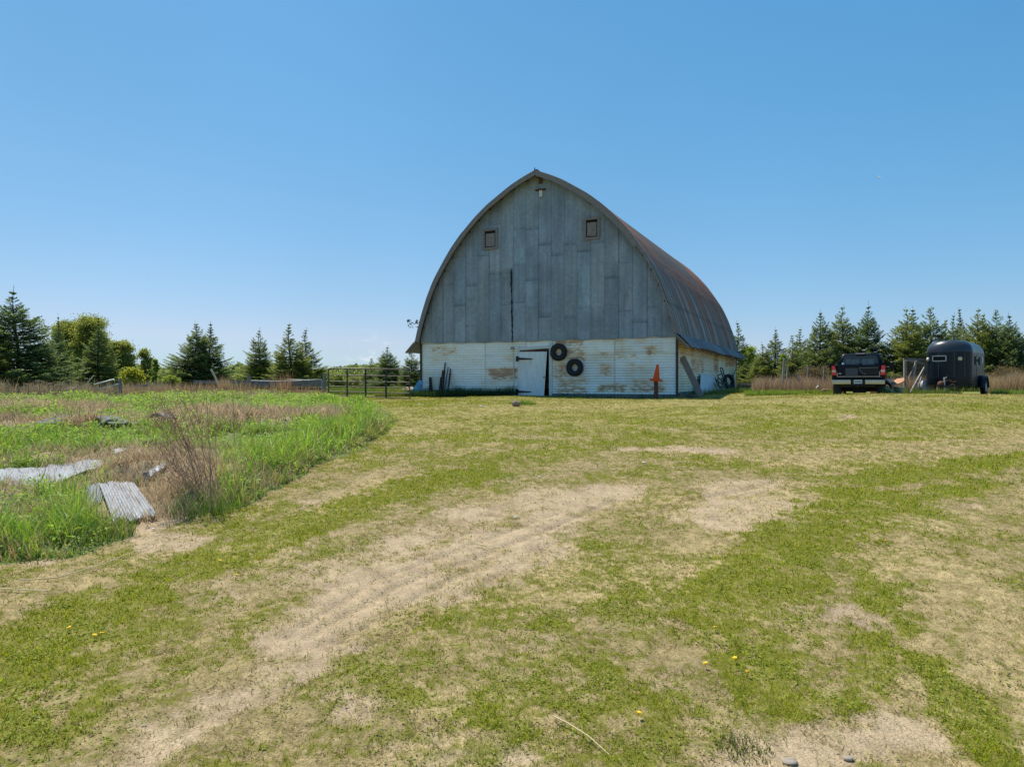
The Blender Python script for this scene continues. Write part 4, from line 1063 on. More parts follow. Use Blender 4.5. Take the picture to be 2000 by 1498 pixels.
# boulders behind the gate
m_rock = mat("tan_rock", (0.46, 0.33, 0.22), 0.9, var=0.25, scale=3, bump=0.6, bscale=8)
def rock(name, loc, sz, m, lab, cat="rock", group=None, seed=1, sub=3):
    import bmesh
    me = bpy.data.meshes.new(name); bm = bmesh.new(); bmesh.ops.create_icosphere(bm, subdivisions=sub, radius=1)
    from mathutils import noise
    for v in bm.verts:
        n = noise.fractal(v.co * 1.1 + Vector((seed * 7, 0, 0)), 1, 2, 4); k = 1 + 0.22 * n
        v.co = Vector((v.co.x * sz[0] * k, v.co.y * sz[1] * k, v.co.z * sz[2] * k))
    for f in bm.faces: f.smooth = True
    bm.to_mesh(me); bm.free(); me.materials.append(m)
    o = bpy.data.objects.new(name, me); COL.objects.link(o); o.location = loc
    return tag(o, lab, cat, group)
rock("boulder", at_px(793.5, 36.5, 0.18), (0.36, 0.35, 0.27), m_rock, "rounded tan boulder lying behind the right end of the gate", seed=2)
rock("boulder", at_px(804, 36.9, 0.2), (0.2, 0.25, 0.27), mat("pale_rock", (0.55, 0.45, 0.34), 0.9, var=0.2, scale=3), "smaller pale boulder between the tan one and the blue board", seed=5)
# spotlight fitting / bracket on the left slope of the roof
s1, z1 = fr(808, 632, -0.5)
sp = empty("sapling_sprig", (0, 0, 0)); bpy.data.objects.remove(sp)
lf = MB(); base = bw(-6.15, 1.2, 4.05)
tip = pt(808, 633, (base.y)); rs = random.Random(4)
lf.tube([base, (base + tip) / 2 + Vector((0, 0, 0.05)), tip], 0.02, 6)
for k in range(26):
    c = tip + Vector((rs.uniform(-0.3, 0.22), rs.uniform(-0.15, 0.15), rs.uniform(-0.18, 0.2)))
    d = Vector((rs.uniform(-1, 1), rs.uniform(-1, 1), rs.uniform(-0.6, 0.6))).normalized() * 0.1
    e = d.cross(Vector((rs.uniform(-1, 1), rs.uniform(-1, 1), 1))).normalized() * 0.045
    lf.add([c - d, c + e, c + d, c - e], [(0, 1, 2, 3)])
o = recenter(lf.build("leafy_sprig", mat("sprig_green", (0.06, 0.09, 0.06), 0.7, var=0.3)), base); tag(o, "small grey green leafy sprig sticking out past the barn's left roof edge", "sprig")

# ---- things along the right side wall
def sw(px, py, off):
    y1, z1 = sd_(px, py, off); return bw(6.4 + off, y1, z1)
def to_ground(px, py, off, lift=0.0):
    y1, z1 = sd_(px, py, off); p = bw(6.4 + off, y1, 0); return Vector((p.x, p.y, float(ground_h(p.x, p.y)) + lift))
b = MB(); A_ = sw(1332, 697, 0.07); B_ = to_ground(1369, 776, 0.9); b.bar(A_, B_, 0.27, 0.08, up=BV.tolist() + [0]); o = recenter(b.build("plank", m_wood, bevel=0.01), B_)
tag(o, "long thick grey weathered plank leaning against the side wall near the corner", "plank")
b = MB(); 
q4 = [sw(1369, 730, 0.10), sw(1396, 735, 0.10), to_ground(1390, 776, 0.55, 0.02), to_ground(1368, 776, 0.55, 0.02)]
nrm = (q4[1] - q4[0]).cross(q4[3] - q4[0]).normalized() * 0.025
b.add(q4 + [p + nrm for p in q4], [(0, 1, 2, 3), (7, 6, 5, 4), (0, 4, 5, 1), (1, 5, 6, 2), (2, 6, 7, 3), (3, 7, 4, 0)])
o = recenter(b.build("plastic_sheet", mat("milky_plastic", (0.60, 0.66, 0.70), 0.5, var=0.08, scale=1.5)), q4[3]); tag(o, "pale blue white tapered panel leaning on the side wall beside the plank", "panel")
# black tubular rack
def tubes(name, paths, r, m, lab, cat, base, group=None):
    b = MB()
    for p in paths: b.tube(p, r, 8)
    o = recenter(b.build(name, m), base); return tag(o, lab, cat, group)
m_tub = mat("dark_green_black_tube", (0.02, 0.035, 0.035), 0.45, metal=0.2, var=0.3)
o1 = 0.25
paths = [[sw(1420, 752, .5), sw(1413, 738, .3), sw(1407, 722, o1), sw(1407, 719, o1), sw(1409.5, 718, o1), sw(1412, 722, o1), sw(1415, 735, .35), sw(1419, 750, .5), sw(1421, 756, .6)],
         [sw(1412, 730, .3), sw(1405, 731.5, .3), sw(1402, 734, .3), sw(1403, 738, .35), sw(1412, 747, .5), sw(1421, 755, .6)],
         [sw(1408, 740, .4), sw(1415, 737, .38)], [sw(1411, 749, .5), sw(1418, 746, .5)]]
tubes("tube_rack", paths, 0.03, m_tub, "dark tubular metal frame with a looped handle leaning on the side wall", "frame", to_ground(1421, 772, 0.6))
paths = [[sw(1396, 738, .3), sw(1404, 752, .6), sw(1412, 764, .9)], [sw(1399, 741, .3), sw(1410, 750, .6), sw(1419, 761, .9)], [sw(1395, 748, .5), sw(1401, 762, .9)], [sw(1398, 744, .4), sw(1408, 763, .9)], [sw(1402, 740, .3), sw(1406, 756, .7), sw(1409, 765, 1.0)], [sw(1393, 764, 1.0), sw(1412, 764, 1.0)], [sw(1396, 752, .6), sw(1415, 757, .8)]]
tubes("bent_frame", paths, 0.028, m_tub, "tangled low dark metal frame lying between the pale panel and the looped frame", "frame", to_ground(1403, 772, 0.9))
ty = tyre_mb(0.42, 0.27, 0.22, Matrix.Rotation(R(90), 4, 'X')).build("tyre", m_rub)
c = sw(1423.5, 740, 0.35); ty.location = c; ty.rotation_euler = (R(-12), 0, BROT + R(62)); tag(ty, "worn black tyre standing upright against the side wall of the barn", "tyre")
ty.location.z = float(ground_h(c.x, c.y)) + 0.62
pts_ = [[sw(1437, 721, .15), to_ground(1421, 758, 0.7, 0.12)], [sw(1431, 733, .2), to_ground(1435, 762, 0.6, 0.05)]]
for P_, lab, r_ in zip(pts_, ("thin black bar crossing in front of the far end of the side wall", "thick dark post leaning at the far end of the side wall"), (0.03, 0.06)):
    b = MB(); b.tube(P_, r_, 8); o = recenter(b.build("dark_bar", m_blackm), P_[1]); tag(o, lab, "bar")
for px, off, sz, lab, mm in ((1428, 1.0, (0.5, 0.3, 0.09), "flat rusty scrap lying below the standing tyre by the side wall", m_rust), (1443, 0.9, (0.28, 0.25, 0.2), "red brown rusty lump at the far bottom corner of the side wall", m_rust), (1352, 0.7, (0.3, 0.15, 0.08), "low dark scrap lying at the foot of the side wall before the plank", m_wood_d), (1414, 1.1, (0.35, 0.12, 0.06), "pale flat board scrap lying under the dark frames by the side wall", m_wood_l)):
    p = to_ground(px, 770, off, sz[2] * 0.4)
    rock("scrap", p, sz, mm, lab, "scrap", seed=px, sub=2)

# ------------------------------------------------------------------ gate and fence, left
GY0, GY1 = 31.6, 31.2
gate = empty("metal_gate", at_px(640, GY0, 0.0), 0, "long tubular metal farm gate between the wooden post and the barn", "gate")
gl = gate.location.copy()
def gp(px, py): 
    t = (px - 640) / 160.0; Y = GY0 + (GY1 - GY0) * t
    return pt(px, py, Y) - gl
m_gate = mat("brown_painted_tube", (0.10, 0.075, 0.06), 0.5, metal=0.2, var=0.4, scale=5)
m_gated = mat("dark_green_gate_bar", (0.02, 0.03, 0.028), 0.5, metal=0.2, var=0.3, scale=5)
b = MB(); b.tube([gp(641.5, 778), gp(641.5, 724), gp(642.5, 721), gp(645, 720), gp(720, 720.3), gp(795, 721.5), gp(799, 724), gp(800.5, 730), gp(800.5, 783)], 0.028, 10); b.build("outer_frame", m_gate, gate)
for y0, y1 in ((732.5, 735), (745, 747), (754.5, 758), (764.5, 768.5), (772.5, 778)):
    b = MB(); b.tube([gp(641.5, y0), gp(800, y1)], 0.022, 8); b.build("rail", m_gate, gate)
for px, yb in ((678, 773), (714, 775), (754, 776)):
    b = MB(); b.bar(gp(px, 720), gp(px, yb), 0.075 if px > 700 else 0.06, 0.03, up=(0, 1, 0)); b.build("upright", m_gated, gate)
def woodpost(px, Y, ytop, wpx, lab, m=m_wood, lean=0.0, name="fence_post", group=None, ybot=None):
    base = at_px(px, Y, -0.1) if ybot is None else at_px(px, Y, -0.1); top = pt(px + lean, ytop, Y); w_ = wpx / F * Y
    b = MB(); rs = random.Random(int(px)); 
    b.tube([base, (base + top) / 2 + Vector((rs.uniform(-.02, .02), 0, 0)), top], w_ / 2, 9, r2=w_ / 2 * 0.85)
    o = recenter(b.build(name, m), base + Vector((0, 0, 0.1))); return tag(o, lab, "post", group)
FG = "old wooden fence posts left of the gate"
woodpost(634, 31.8, 730, 8, "grey wooden gate post at the hinge end of the metal gate", group=FG)
woodpost(487, 33.0, 734, 8, "leaning grey fence post in the middle of the board fence", lean=-1.0, group=FG)
woodpost(236, 34.0, 741, 7, "grey fence post standing before the dark spruces on the left", lean=-1.5, group=FG)
woodpost(380, 33.4, 742, 4, "thin bluish grey fence post at the left end of the three boards", m_wood, group=FG)
woodpost(632 - 12, 32.2, 752, 3, "thin short stake next to the gate post", m_wood_l, group=FG)
m_fb = mat("grey_fence_board", (0.20, 0.175, 0.155), 0.9, var=0.3, scale=3, bump=0.3, stretch=(0.3, 1, 6))
def fboard(a, b_, wd, lab, Y0=33.0, Y1=31.9, m=m_fb):
    A_, B_ = pt(a[0], a[1], Y0), pt(b_[0], b_[1], Y1); b = MB(); b.bar(A_, B_, 0.035, wd, up=(0, 0, 1))
    o = recenter(b.build("fence_board", m), (A_ + B_) / 2); return tag(o, lab, "board", "boards of the fence left of the gate")
fboard((490, 748), (632, 748), 0.30, "wide grey fence board between the middle post and the gate post")
fboard((490, 758), (632, 760), 0.08, "narrow dark rail below the wide board, right of the middle post", m=m_wood_d)
fboard((380, 746), (486, 746), 0.16, "topmost of the three grey boards left of the middle post", 33.4, 33.0)
fboard((380, 758.5), (486, 757), 0.14, "middle one of the three grey boards left of the middle post", 33.4, 33.0)
fboard((385, 770), (430, 769), 0.14, "lowest short grey board at the left end of the board fence", 33.4, 33.2)
fboard((240, 757), (288, 753), 0.12, "dark grey sagging rail between the left post and the dead brush", 34.0, 33.8, m=m_wood)
fboard((242, 768), (284, 766), 0.10, "lower dark sagging rail right of the left fence post", 34.0, 33.8, m=m_wood_d)
def wire(pts, Y, r_, m, name, lab, cat):
    b = MB(); P_ = [pt(x_, y_, Y) for x_, y_ in pts]; b.tube(P_, r_, 6); o = recenter(b.build(name, m), P_[0]); return tag(o, lab, cat)
m_pale = mat("pale_galvanised", (0.55, 0.56, 0.56), 0.5, metal=0.3, var=0.1)
wire([(560, 741), (600, 742.5), (627, 741), (629, 744), (628, 760), (623, 775)], 31.9, 0.016, m_pale, "pale_cable", "pale cable running along the top of the fence and down beside the gate post", "cable")
wire([(490, 743), (530, 744.5), (600, 743)], 32.2, 0.012, m_pale, "fence_wire", "pale wire stretched above the wide fence board", "wire")
wire([(184, 751), (222, 741), (223.5, 743)], 34.5, 0.03, m_pale, "metal_pipe", "upper pale metal pipe leaning on the left fence post", "pipe")
wire([(189, 760), (232, 750)], 34.4, 0.025, m_pale, "metal_pipe", "lower pale metal pipe leaning on the left fence post", "pipe")
wire([(412, 721), (431, 758)], 32.6, 0.045, mat("bare_pale_wood", (0.55, 0.45, 0.33), 0.8, var=0.15), "pale_stick", "pale bare stick slanting up above the board fence", "stick")
wire([(183, 733), (168, 752)], 36, 0.02, m_pale, "thin_rod", "thin pale rod sticking up before the dark spruces on the left", "rod")

# ------------------------------------------------------------------ right hand fence, junk
RG = "thin old fence posts left of the truck"
woodpost(1527, 33.5, 699.5, 5.5, "tall grey wooden post left of the leaning beams", m_wood_l, lean=5.0, group=RG)
woodpost(1535, 34.5, 715, 4, "pale split fence post just right of the tall one", m_wood_l, lean=4, group=RG)
woodpost(1574.5, 36.5, 713, 3, "thin pale fence post behind the brown leaning beam", m_wood_l, lean=4, group=RG)
woodpost(1606, 36.5, 714, 3, "thin pale fence post closest to the truck", m_wood_l, lean=4, group=RG)
def beam(a, b_, Y0, Y1, wd, m, name, lab, cat="beam", group=None):
    A_ = pt(a[0], a[1], Y0); B_ = at_px(b_[0], Y1, 0.03); b = MB(); b.bar(A_, B_, wd, wd * 0.6, up=(0, 1, 0.1))
    o = recenter(b.build(name, m), B_); return tag(o, lab, cat, group)
beam((1553, 730), (1581, 760), 34, 33.2, 0.13, m_wood_d, "leaning_beam", "long dark brown beam leaning down to the right through the dead brush")
beam((1538, 738), (1545, 758), 34, 33.3, 0.09, m_wood_d, "leaning_beam", "short dark beam leaning between the tall post and the long beam")
beam((1537, 741), (1533, 758), 34.2, 33.8, 0.08, m_rust, "leaning_beam", "red brown stick leaning beside the pale split post")
wire([(1594, 758), (1599, 753.5)], 31.9, 0.03, m_white, "white_stick", "short white stick lying in the dead brush left of the truck", "stick")
rock("scrap", at_px(1612, 31.8, 0.1), (0.3, 0.12, 0.13), mat("brown_clay", (0.2, 0.12, 0.08), 0.9, var=0.3), "brown arched scrap lying in the grass just left of the truck", "scrap", seed=12)
for i, py in enumerate((742, 750)):
    wire([(1446, py + 9), (1490, py + 8), (1526, py - 2)], 40 - i, 0.012, m_pale, "fence_wire", ("upper" if i == 0 else "lower") + " pale wire running from the barn to the tall post", "wire")
# junk pile between truck and trailer
beam((1727, 757), (1753, 768), 30.3, 29.6, 0.10, m_white, "white_board", "white painted board sloping down in front of the galvanised tub", "board")
A_, B_ = pt(1734, 752, 30.4), at_px(1754, 29.7, 0.05)
b = MB(); b.bar(pt(1731, 745, 31), pt(1743, 755, 30.2), 0.18, 0.05, up=(0, 1, .2)); o = recenter(b.build("board", m_wood), pt(1743, 755, 30.2)); tag(o, "olive brown short board propped above the white sloping board", "board")
b = MB(); b.bar(pt(1723, 742, 31.5), pt(1744, 742.5, 31.5), 0.07, 0.03); o = recenter(b.build("board", m_white), pt(1733, 742, 31.5)); tag(o, "narrow white board lying level between the truck and the tub", "board")
b = MB(); b.bar(pt(1722, 748, 31), pt(1736, 750, 30.8), 0.09, 0.04); o = recenter(b.build("board", mat("reddish_board", (0.35, 0.17, 0.1), 0.8, var=0.3)), pt(1729, 749, 30.9)); tag(o, "short reddish board touching the truck's right side", "board")
b = MB(); q4 = [pt(1741, 747, 31.6), pt(1752, 739.5, 31.9), pt(1766, 738, 32), pt(1766, 744, 31.4), pt(1755, 749, 31.1), pt(1744, 752, 31.1)]
b.add(q4 + [p - Vector((0, 0, 0.04)) for p in q4], [tuple(range(6)), tuple(range(11, 5, -1))] + [(i, i + 6, (i + 1) % 6 + 6, (i + 1) % 6) for i in range(6)])
o = recenter(b.build("plywood_sheet", mat("orange_brown_ply", (0.45, 0.24, 0.13), 0.8, var=0.25)), q4[3]); tag(o, "orange brown sheet of plywood lying over the junk behind the tub", "plywood")
c = at_px(1757, 30.6, 0.0)
b = MB(); b.lathe([(0.17, 0.0), (0.20, 0.36), (0.215, 0.37), (0.2, 0.38), (0.18, 0.37), (0.155, 0.02), (0.0, 0.02)], 28)
tub = b.build("galvanised_tub", mat("blue_galvanised", (0.26, 0.36, 0.42), 0.45, metal=0.4, var=0.25, scale=6)); tub.scale = (1.3, 1.1, 0.95); tub.location = c; tag(tub, "bluish galvanised round tub standing between the truck and the trailer", "tub")
rs = random.Random(21)
for k, lab in enumerate(("pale broken board end lying nearest the truck in the junk", "grey splintered board under the white sloping board", "pale bit of lumber lying flat beneath the plywood", "dark bit of lumber poking out left of the tub")):
    px = 1727 + k * 6; A_ = pt(px, 752 + 3 * (k % 2), 31 - 0.2 * k); B_ = at_px(px - 8 + 5 * k, 30.4, 0.04); b = MB(); b.bar(A_, B_, 0.1, 0.03, up=(0.3, 1, 0)); o = recenter(b.build("scrap_board", (m_wood_l, m_wood, m_wood_l, m_wood_d)[k]), B_); tag(o, lab, "board", "scrap lumber in the junk pile")
# wood and wire pen
pen = empty("wire_pen", at_px(1767, 32.0), 0, "grey wood framed wire panel pen standing left of the horse trailer", "pen")
pl_ = pen.location.copy()
def pp(px, py, Y=32.0): return pt(px, py, Y) - pl_
b = MB(); b.bar(pp(1767.5, 701), pp(1767.5, 764), 0.11, 0.09); b.build("post", m_wood_l, pen)
b = MB(); b.bar(pp(1765, 702), pp(1822, 702), 0.09, 0.10, up=(0, 0, 1)); b.build("top_rail", m_wood, pen)
b = MB(); b.bar(pp(1768.5, 704, 31.9), pp(1789, 706, 31.9), 0.05, 0.07, up=(0, 0, 1)); b.bar(pp(1789, 706, 31.85), pp(1807, 711.5, 31.85), 0.05, 0.08, up=(0, 0, 1)); b.build("brace", m_wood_l, pen)
b = MB(); b.bar(pp(1789, 706, 31.8), pp(1782, 750, 31.6), 0.09, 0.05); b.bar(pp(1788, 710, 31.75), pp(1774, 740, 31.7), 0.03, 0.03); b.build("slanted_upright", m_wood_l, pen)
b = MB()
for i in range(20):
    px = 1770 + i * 2.6; b.tube([pp(px, 704, 32.05), pp(px, 762, 32.05)], 0.006, 4, cap=False)
for i in range(18):
    py = 706 + i * 3.2; b.tube([pp(1769, py, 32.05), pp(1821, py, 32.05)], 0.006, 4, cap=False)
b.build("wire_mesh", mat("rusty_wire", (0.16, 0.14, 0.13), 0.6, metal=0.4), pen)
beam((1806, 718), (1777, 771), 31.4, 30.6, 0.09, m_wood_l, "slanting_board", "long pale board leaning up to the left side of the trailer", "board", "boards leaning by the trailer")
beam((1804, 725), (1789, 769), 31.6, 30.9, 0.06, m_wood_l, "slanting_board", "thinner grey board leaning just right of the long pale one", "board", "boards leaning by the trailer")
c = pt(1806, 750, 31.3)
b = MB(); b.lathe([(0, -0.3), (0.27, -0.3), (0.30, -0.26), (0.30, 0.26), (0.27, 0.3), (0, 0.3)], 28, Matrix.Rotation(R(78), 4, 'X')); o = b.build("drum", mat("pale_grey_drum", (0.36, 0.37, 0.37), 0.6, metal=0.2, var=0.2)); o.location = (c.x, c.y, float(ground_h(c.x, c.y)) + 0.34); tag(o, "pale grey round drum lying beside the trailer's left bottom corner", "drum")
o = patch("dry_straw", "tuft of tan dead grass inside the wire pen", band(1772, 1792, 31.0, 31.8), 1500, 0.4, 0.9, (0.35, 0.25, 0.16), (0.55, 0.43, 0.3), w=0.015, m=m_straw)

# ------------------------------------------------------------------ pickup truck
m_paint = mat("navy_black_car_paint", (0.003, 0.007, 0.014), 0.3, metal=0.0, var=0.2, scale=1, coat=0.05, spec=0.15)
m_glass = mat("tinted_reflecting_glass", (0.03, 0.055, 0.062), 0.15, var=0.4, scale=2.5, spec=0.45)  # blue-green reflections are put into the base colour
m_chrome = mat("dull_chrome", (0.46, 0.45, 0.36), 0.25, metal=0.95, var=0.1, scale=3)
m_blk = mat("black_plastic", (0.014, 0.014, 0.016), 0.6, var=0.2)
m_red = mat("red_lens", (0.75, 0.012, 0.016), 0.2, var=0.2, scale=8, coat=0.5)
m_lens = mat("pale_pink_lens", (0.75, 0.45, 0.36), 0.2, var=0.1, coat=0.4)
tp = at_px(1676, 29.2); TH = -R(28.5)
truck = empty("pickup_truck", tp, TH, "dark navy pickup truck seen from behind, parked at the lawn edge", "pickup truck")
def cabring(y, zb, zt, wb, wt, r=0.12):
    # rounded trapezoid section
    p = []
    for (cx, cz, a0) in ((wt / 2 - r, zt - r, 0), (-wt / 2 + r, zt - r, 90)):
        for i in range(6):
            a = R(a0 + 18 * i); p.append((cx + r * math.cos(a), y, cz + r * math.sin(a)))
    zs = min(zt - r - 0.02, 1.2)
    p += [(-wt / 2 - 0.13 * (wb / 2 - wt / 2) / 0.24, y, zs), (-wb / 2, y, zs - 0.04), (-wb / 2, y, zb + 0.05), (-wb / 2 + 0.05, y, zb), (wb / 2 - 0.05, y, zb), (wb / 2, y, zb + 0.05), (wb / 2, y, zs - 0.04), (wt / 2 + 0.13 * (wb / 2 - wt / 2) / 0.24, y, zs)]
    return p
b = MB()
b.loft([cabring(2.02, 1.1, 1.22, 1.96, 1.94, 0.05), cabring(2.06, 0.5, 1.78, 1.98, 1.5, 0.14), cabring(2.2, 0.5, 1.80, 1.98, 1.52, 0.14), cabring(3.2, 0.5, 1.80, 1.98, 1.52, 0.14), cabring(3.45, 0.5, 1.76, 1.98, 1.5, 0.12), cabring(4.1, 0.5, 1.22, 1.98, 1.8, 0.08), cabring(5.3, 0.5, 1.1, 1.94, 1.7, 0.12), cabring(5.55, 0.55, 0.95, 1.8, 1.6, 0.12)])
b.build("cab", m_paint, truck)
b = MB()   # bed as an open tub with wheel arch cut outs
for sx in (-1, 1):
    pr = [(0.06, 0.62), (0.06, 1.27), (2.0, 1.27), (2.0, 0.5)]
    arch = [(1.15 + 0.46 * math.cos(R(a)), 0.42 + 0.44 * math.sin(R(a))) for a in range(10, 171, 16)]
    b.prism(pr + [(1.15 + 0.46, 0.5)] + arch + [(0.62, 0.55)], sx * 0.99, sx * 0.86, 0)
b.box((0, 1.0, 0.72), (1.72, 1.9, 0.06)); b.box((0, 1.97, 1.0), (1.72, 0.06, 0.5))
b.build("cargo_bed", m_paint, truck, bevel=0.015)
b = MB(); b.box((0, 0.03, 1.015), (1.56, 0.07, 0.50)); tg = b.build("tailgate", m_paint, truck, bevel=0.02)
b = MB(); b.bar((-0.78, -0.012, 0.775), (0.78, -0.012, 0.775), 0.02, 0.025); b.bar((-0.78, -0.012, 0.775), (-0.78, -0.012, 0.95), 0.02, 0.02); b.bar((0.78, -0.012, 0.775), (0.78, -0.012, 0.98), 0.02, 0.02); b.build("chrome_trim", m_chrome, tg)
b = MB(); b.prism(rrect(0.46, 0.30, 0.02, 0.97, cx=-0.24), -0.02, -0.004, 1); b.build("reflection_patch", mat("dark_blue_reflection", (0.015, 0.03, 0.055), 0.3, coat=0.4), tg)  # tailgate reflection added as a raised patch of colour
b = MB(); b.prism([(0.04, 1.12), (0.74, 1.12), (0.74, 0.86), (0.22, 0.86), (0.1, 0.95)], -0.03, -0.004, 1); b.build("curved_reflection", m_blk, tg)  # second tailgate reflection, modelled as a dark curved relief
b = MB(); b.bar((0.03, -0.032, 1.13), (0.74, -0.032, 1.135), 0.02, 0.03); b.tube([(0.04, -0.034, 1.11), (0.08, -0.034, 1.0), (0.2, -0.034, 0.89), (0.3, -0.034, 0.86)], 0.012, 6); b.build("reflection_rim", mat("reflection_rim", (0.22, 0.22, 0.23), 0.4, var=0.1), tg)  # light rim of the curved reflection, added as geometry
b = MB(); b.prism(rrect(0.09, 0.04, 0.018, 0.9, cx=-0.68), -0.014, -0.004, 1); b.build("oval_badge", m_pale, tg)
b = MB(); b.prism([(-0.74, 1.28), (0.74, 1.28), (0.65, 1.62), (0.58, 1.69), (-0.58, 1.69), (-0.65, 1.62)], 2.03, 2.05, 1)
rw = b.build("rear_window", m_glass, truck)
rw.rotation_euler = (0, 0, 0)
b = MB(); b.prism(rrect(0.56, 0.22, 0.08, 1.44, cx=-0.31), 2.022, 2.028, 1); b.prism(rrect(0.5, 0.24, 0.08, 1.43, cx=0.3), 2.022, 2.028, 1); b.build("seat_glimpse", mat("seat_glimpse", (0.07, 0.13, 0.14), 0.25, var=0.5, scale=6, coat=0.4), rw)
b = MB(); b.lathe([(0, 0), (0.055, 0), (0.055, 0.008), (0, 0.008)], 18, Matrix.Translation((-0.68, 2.018, 1.34)) @ Matrix.Rotation(R(90), 4, 'X')); b.build("window_sticker", mat("pale_sticker", (0.6, 0.68, 0.75), 0.5, var=0.1), rw)
b = MB(); b.prism(rrect(0.38, 0.06, 0.02, 1.79), 2.0, 2.1, 1); b.build("third_brake_light", mat("pinkish_light", (0.7, 0.45, 0.42), 0.3, var=0.3, scale=30), truck)
for sx in (-1, 1):
    b = MB(); b.prism([(sx * 0.80, 0.82), (sx * 0.985, 0.84), (sx * 0.995, 1.2), (sx * 0.86, 1.21)], -0.03, 0.1, 1); t_ = b.build("taillight", m_red, truck, bevel=0.015)
    b = MB(); b.box((sx * 0.90, -0.034, 1.0), (0.15, 0.012, 0.1)); b.build("reverse_lens", m_lens, t_)
    b = MB(); b.tube([(sx * 0.99, 3.15, 1.2), (sx * 1.12, 3.1, 1.22)], 0.03, 8); b.prism(rrect(0.2, 0.28, 0.04, 1.27, cx=sx * 1.2), 3.0, 3.1, 1); b.build("side_mirror", m_blk, truck)
    b = MB(); b.box((sx * 0.62, -0.10, 0.55), (0.72, 0.14, 0.19)); b.build("bumper_end", m_chrome, truck, bevel=0.03)
    for yy in (1.15, 4.55):
        M_ = Matrix.Rotation(R(90), 4, 'Y'); w = tyre_mb(0.39, 0.22, 0.25, M_).build("wheel", m_rub, truck); w.location = (sx * 0.83, yy, 0.38)
        b = MB(); b.lathe([(0, 0.02), (0.07, 0.03), (0.10, -0.02), (0.2, 0.0), (0.225, 0.05), (0.225, -0.05), (0, -0.05)], 24, Matrix.Translation((sx * 0.05, 0, 0)) @ Matrix.Rotation(R(90 * sx), 4, 'Y')); b.build("rim", m_chrome, w)
b = MB(); b.box((0, -0.08, 0.53), (0.52, 0.1, 0.22)); b.box((0, -0.12, 0.43), (0.62, 0.1, 0.03)); b.build("bumper_step", m_blk, truck, bevel=0.01)
b = MB(); b.prism(rrect(0.31, 0.16, 0.015, 0.56), -0.147, -0.138, 1); pl8 = b.build("number_plate", mat("plate_white", (0.6, 0.62, 0.63), 0.5, var=0.15, scale=30), truck)
b = MB()
for k in range(6): b.box((-0.105 + k * 0.042, -0.15, 0.56), (0.022, 0.004, 0.06))
b.build("plate_marks", m_blk, pl8)
b = MB(); b.box((0, -0.02, 0.36), (0.06, 0.3, 0.06)); b.tube([(0, -0.2, 0.37), (0, -0.2, 0.45)], 0.025, 10); b.build("tow_hitch", m_blackm, truck)
b = MB(); b.box((0, 2.6, 0.44), (1.3, 4.9, 0.2)); b.box((0, 1.15, 0.24), (0.5, 0.3, 0.3)); b.box((0, 1.15, 0.38), (1.5, 0.12, 0.12)); b.box((0, 0.3, 0.55), (1.7, 0.25, 0.25)); b.box((0, 2.4, 0.33), (1.5, 2.4, 0.36)); b.build("chassis_and_shade_fill", m_blk, truck)  # frame and axle, plus dark boxes added for the shade underneath
for sx in (-1, 1):
    b = MB(); b.box((sx * 0.83, 0.66, 0.27), (0.3, 0.02, 0.5)); b.build("mudflap", m_blk, truck)  # flaps enlarged to hide lit ground below the bumper

# ------------------------------------------------------------------ horse trailer
hp = at_px(1852, 30.2); HH = -R(41)
trl = empty("horse_trailer", hp, HH, "old black rounded single axle horse trailer parked beside the junk pile", "horse trailer")
m_tr = mat("dull_black_trailer_paint", (0.011, 0.017, 0.026), 0.36, metal=0.0, var=0.4, scale=2.0, coat=0.06, spec=0.2, stretch=(3, 3, 0.3))
m_trr = mat("grey_trailer_roof", (0.03, 0.038, 0.052), 0.32, metal=0.0, var=0.2, scale=1.5, coat=0.1, spec=0.35)
TW, TL, TZ0, TZ1 = 1.72, 3.3, 0.46, 1.85
# plan outline with a bowed front
front = [(TW / 2 * math.sin(R(a)) , 0.55 * (1 - math.cos(R(a))) - 0.28) for a in range(-90, 91, 10)]
plan = front + [(TW / 2, TL), (-TW / 2, TL)]
def ring(k, z, back=0.0):
    return [(x_ * k, (y_ + 0.28) + (1 - k) * 0.55 - 0.28 if y_ < 1 else y_ - back, z) for x_, y_ in plan]
b = MB(); b.loft([ring(0.97, TZ0 - 0.02), ring(1.0, TZ0 + 0.02), ring(1.0, TZ0 + 0.3), ring(1.0, TZ1)], caps=False); b.build("body", m_tr, trl)
b = MB(); rings = []
for i in range(8):
    a = R(90 * i / 7); k = 0.5 + 0.5 * math.cos(a); rings.append(ring(k, TZ1 + 0.004 + 0.5 * math.sin(a), 0.28 * math.sin(a)))
b.loft(rings, caps=True); b.build("roof", m_trr, trl)
b = MB(); b.prism([(x_, y_) for x_, y_ in plan], TZ0 - 0.03, TZ0 + 0.0, 2); b.build("floor", m_blk, trl)
b = MB(); rr1 = [[(x_ * 1.012, y_ * 1.0 - 0.006, z) for x_, y_ in front] for z in (TZ0 + 0.29, TZ0 + 0.31)]; b.loft(rr1, closed=False, caps=False); b.build("belt_line", m_blackm, trl)
for x_ in (-0.62, -0.32, 0.26, 0.62):
    y_ = 0.55 * (1 - math.cos(math.asin(x_ / (TW / 2)))) - 0.28
    b = MB(); b.bar((x_, y_ - 0.004, TZ0 + 0.33), (x_, y_ - 0.004, TZ1 - 0.02), 0.03, 0.012, up=(0, 1, 0))
    for q_ in range(14): b.box((x_, y_ - 0.013, TZ0 + 0.38 + q_ * 0.1), (0.012, 0.008, 0.012))
    b.build("riveted_seam", mat("worn_seam", (0.05, 0.06, 0.075), 0.4, spec=0.4), trl)
b = MB()
for y0, y1 in ((0.5, 0.5), (1.22, 1.22)): b.box((TW / 2 + 0.006, y0, 1.15), (0.012, 0.02, 1.2))
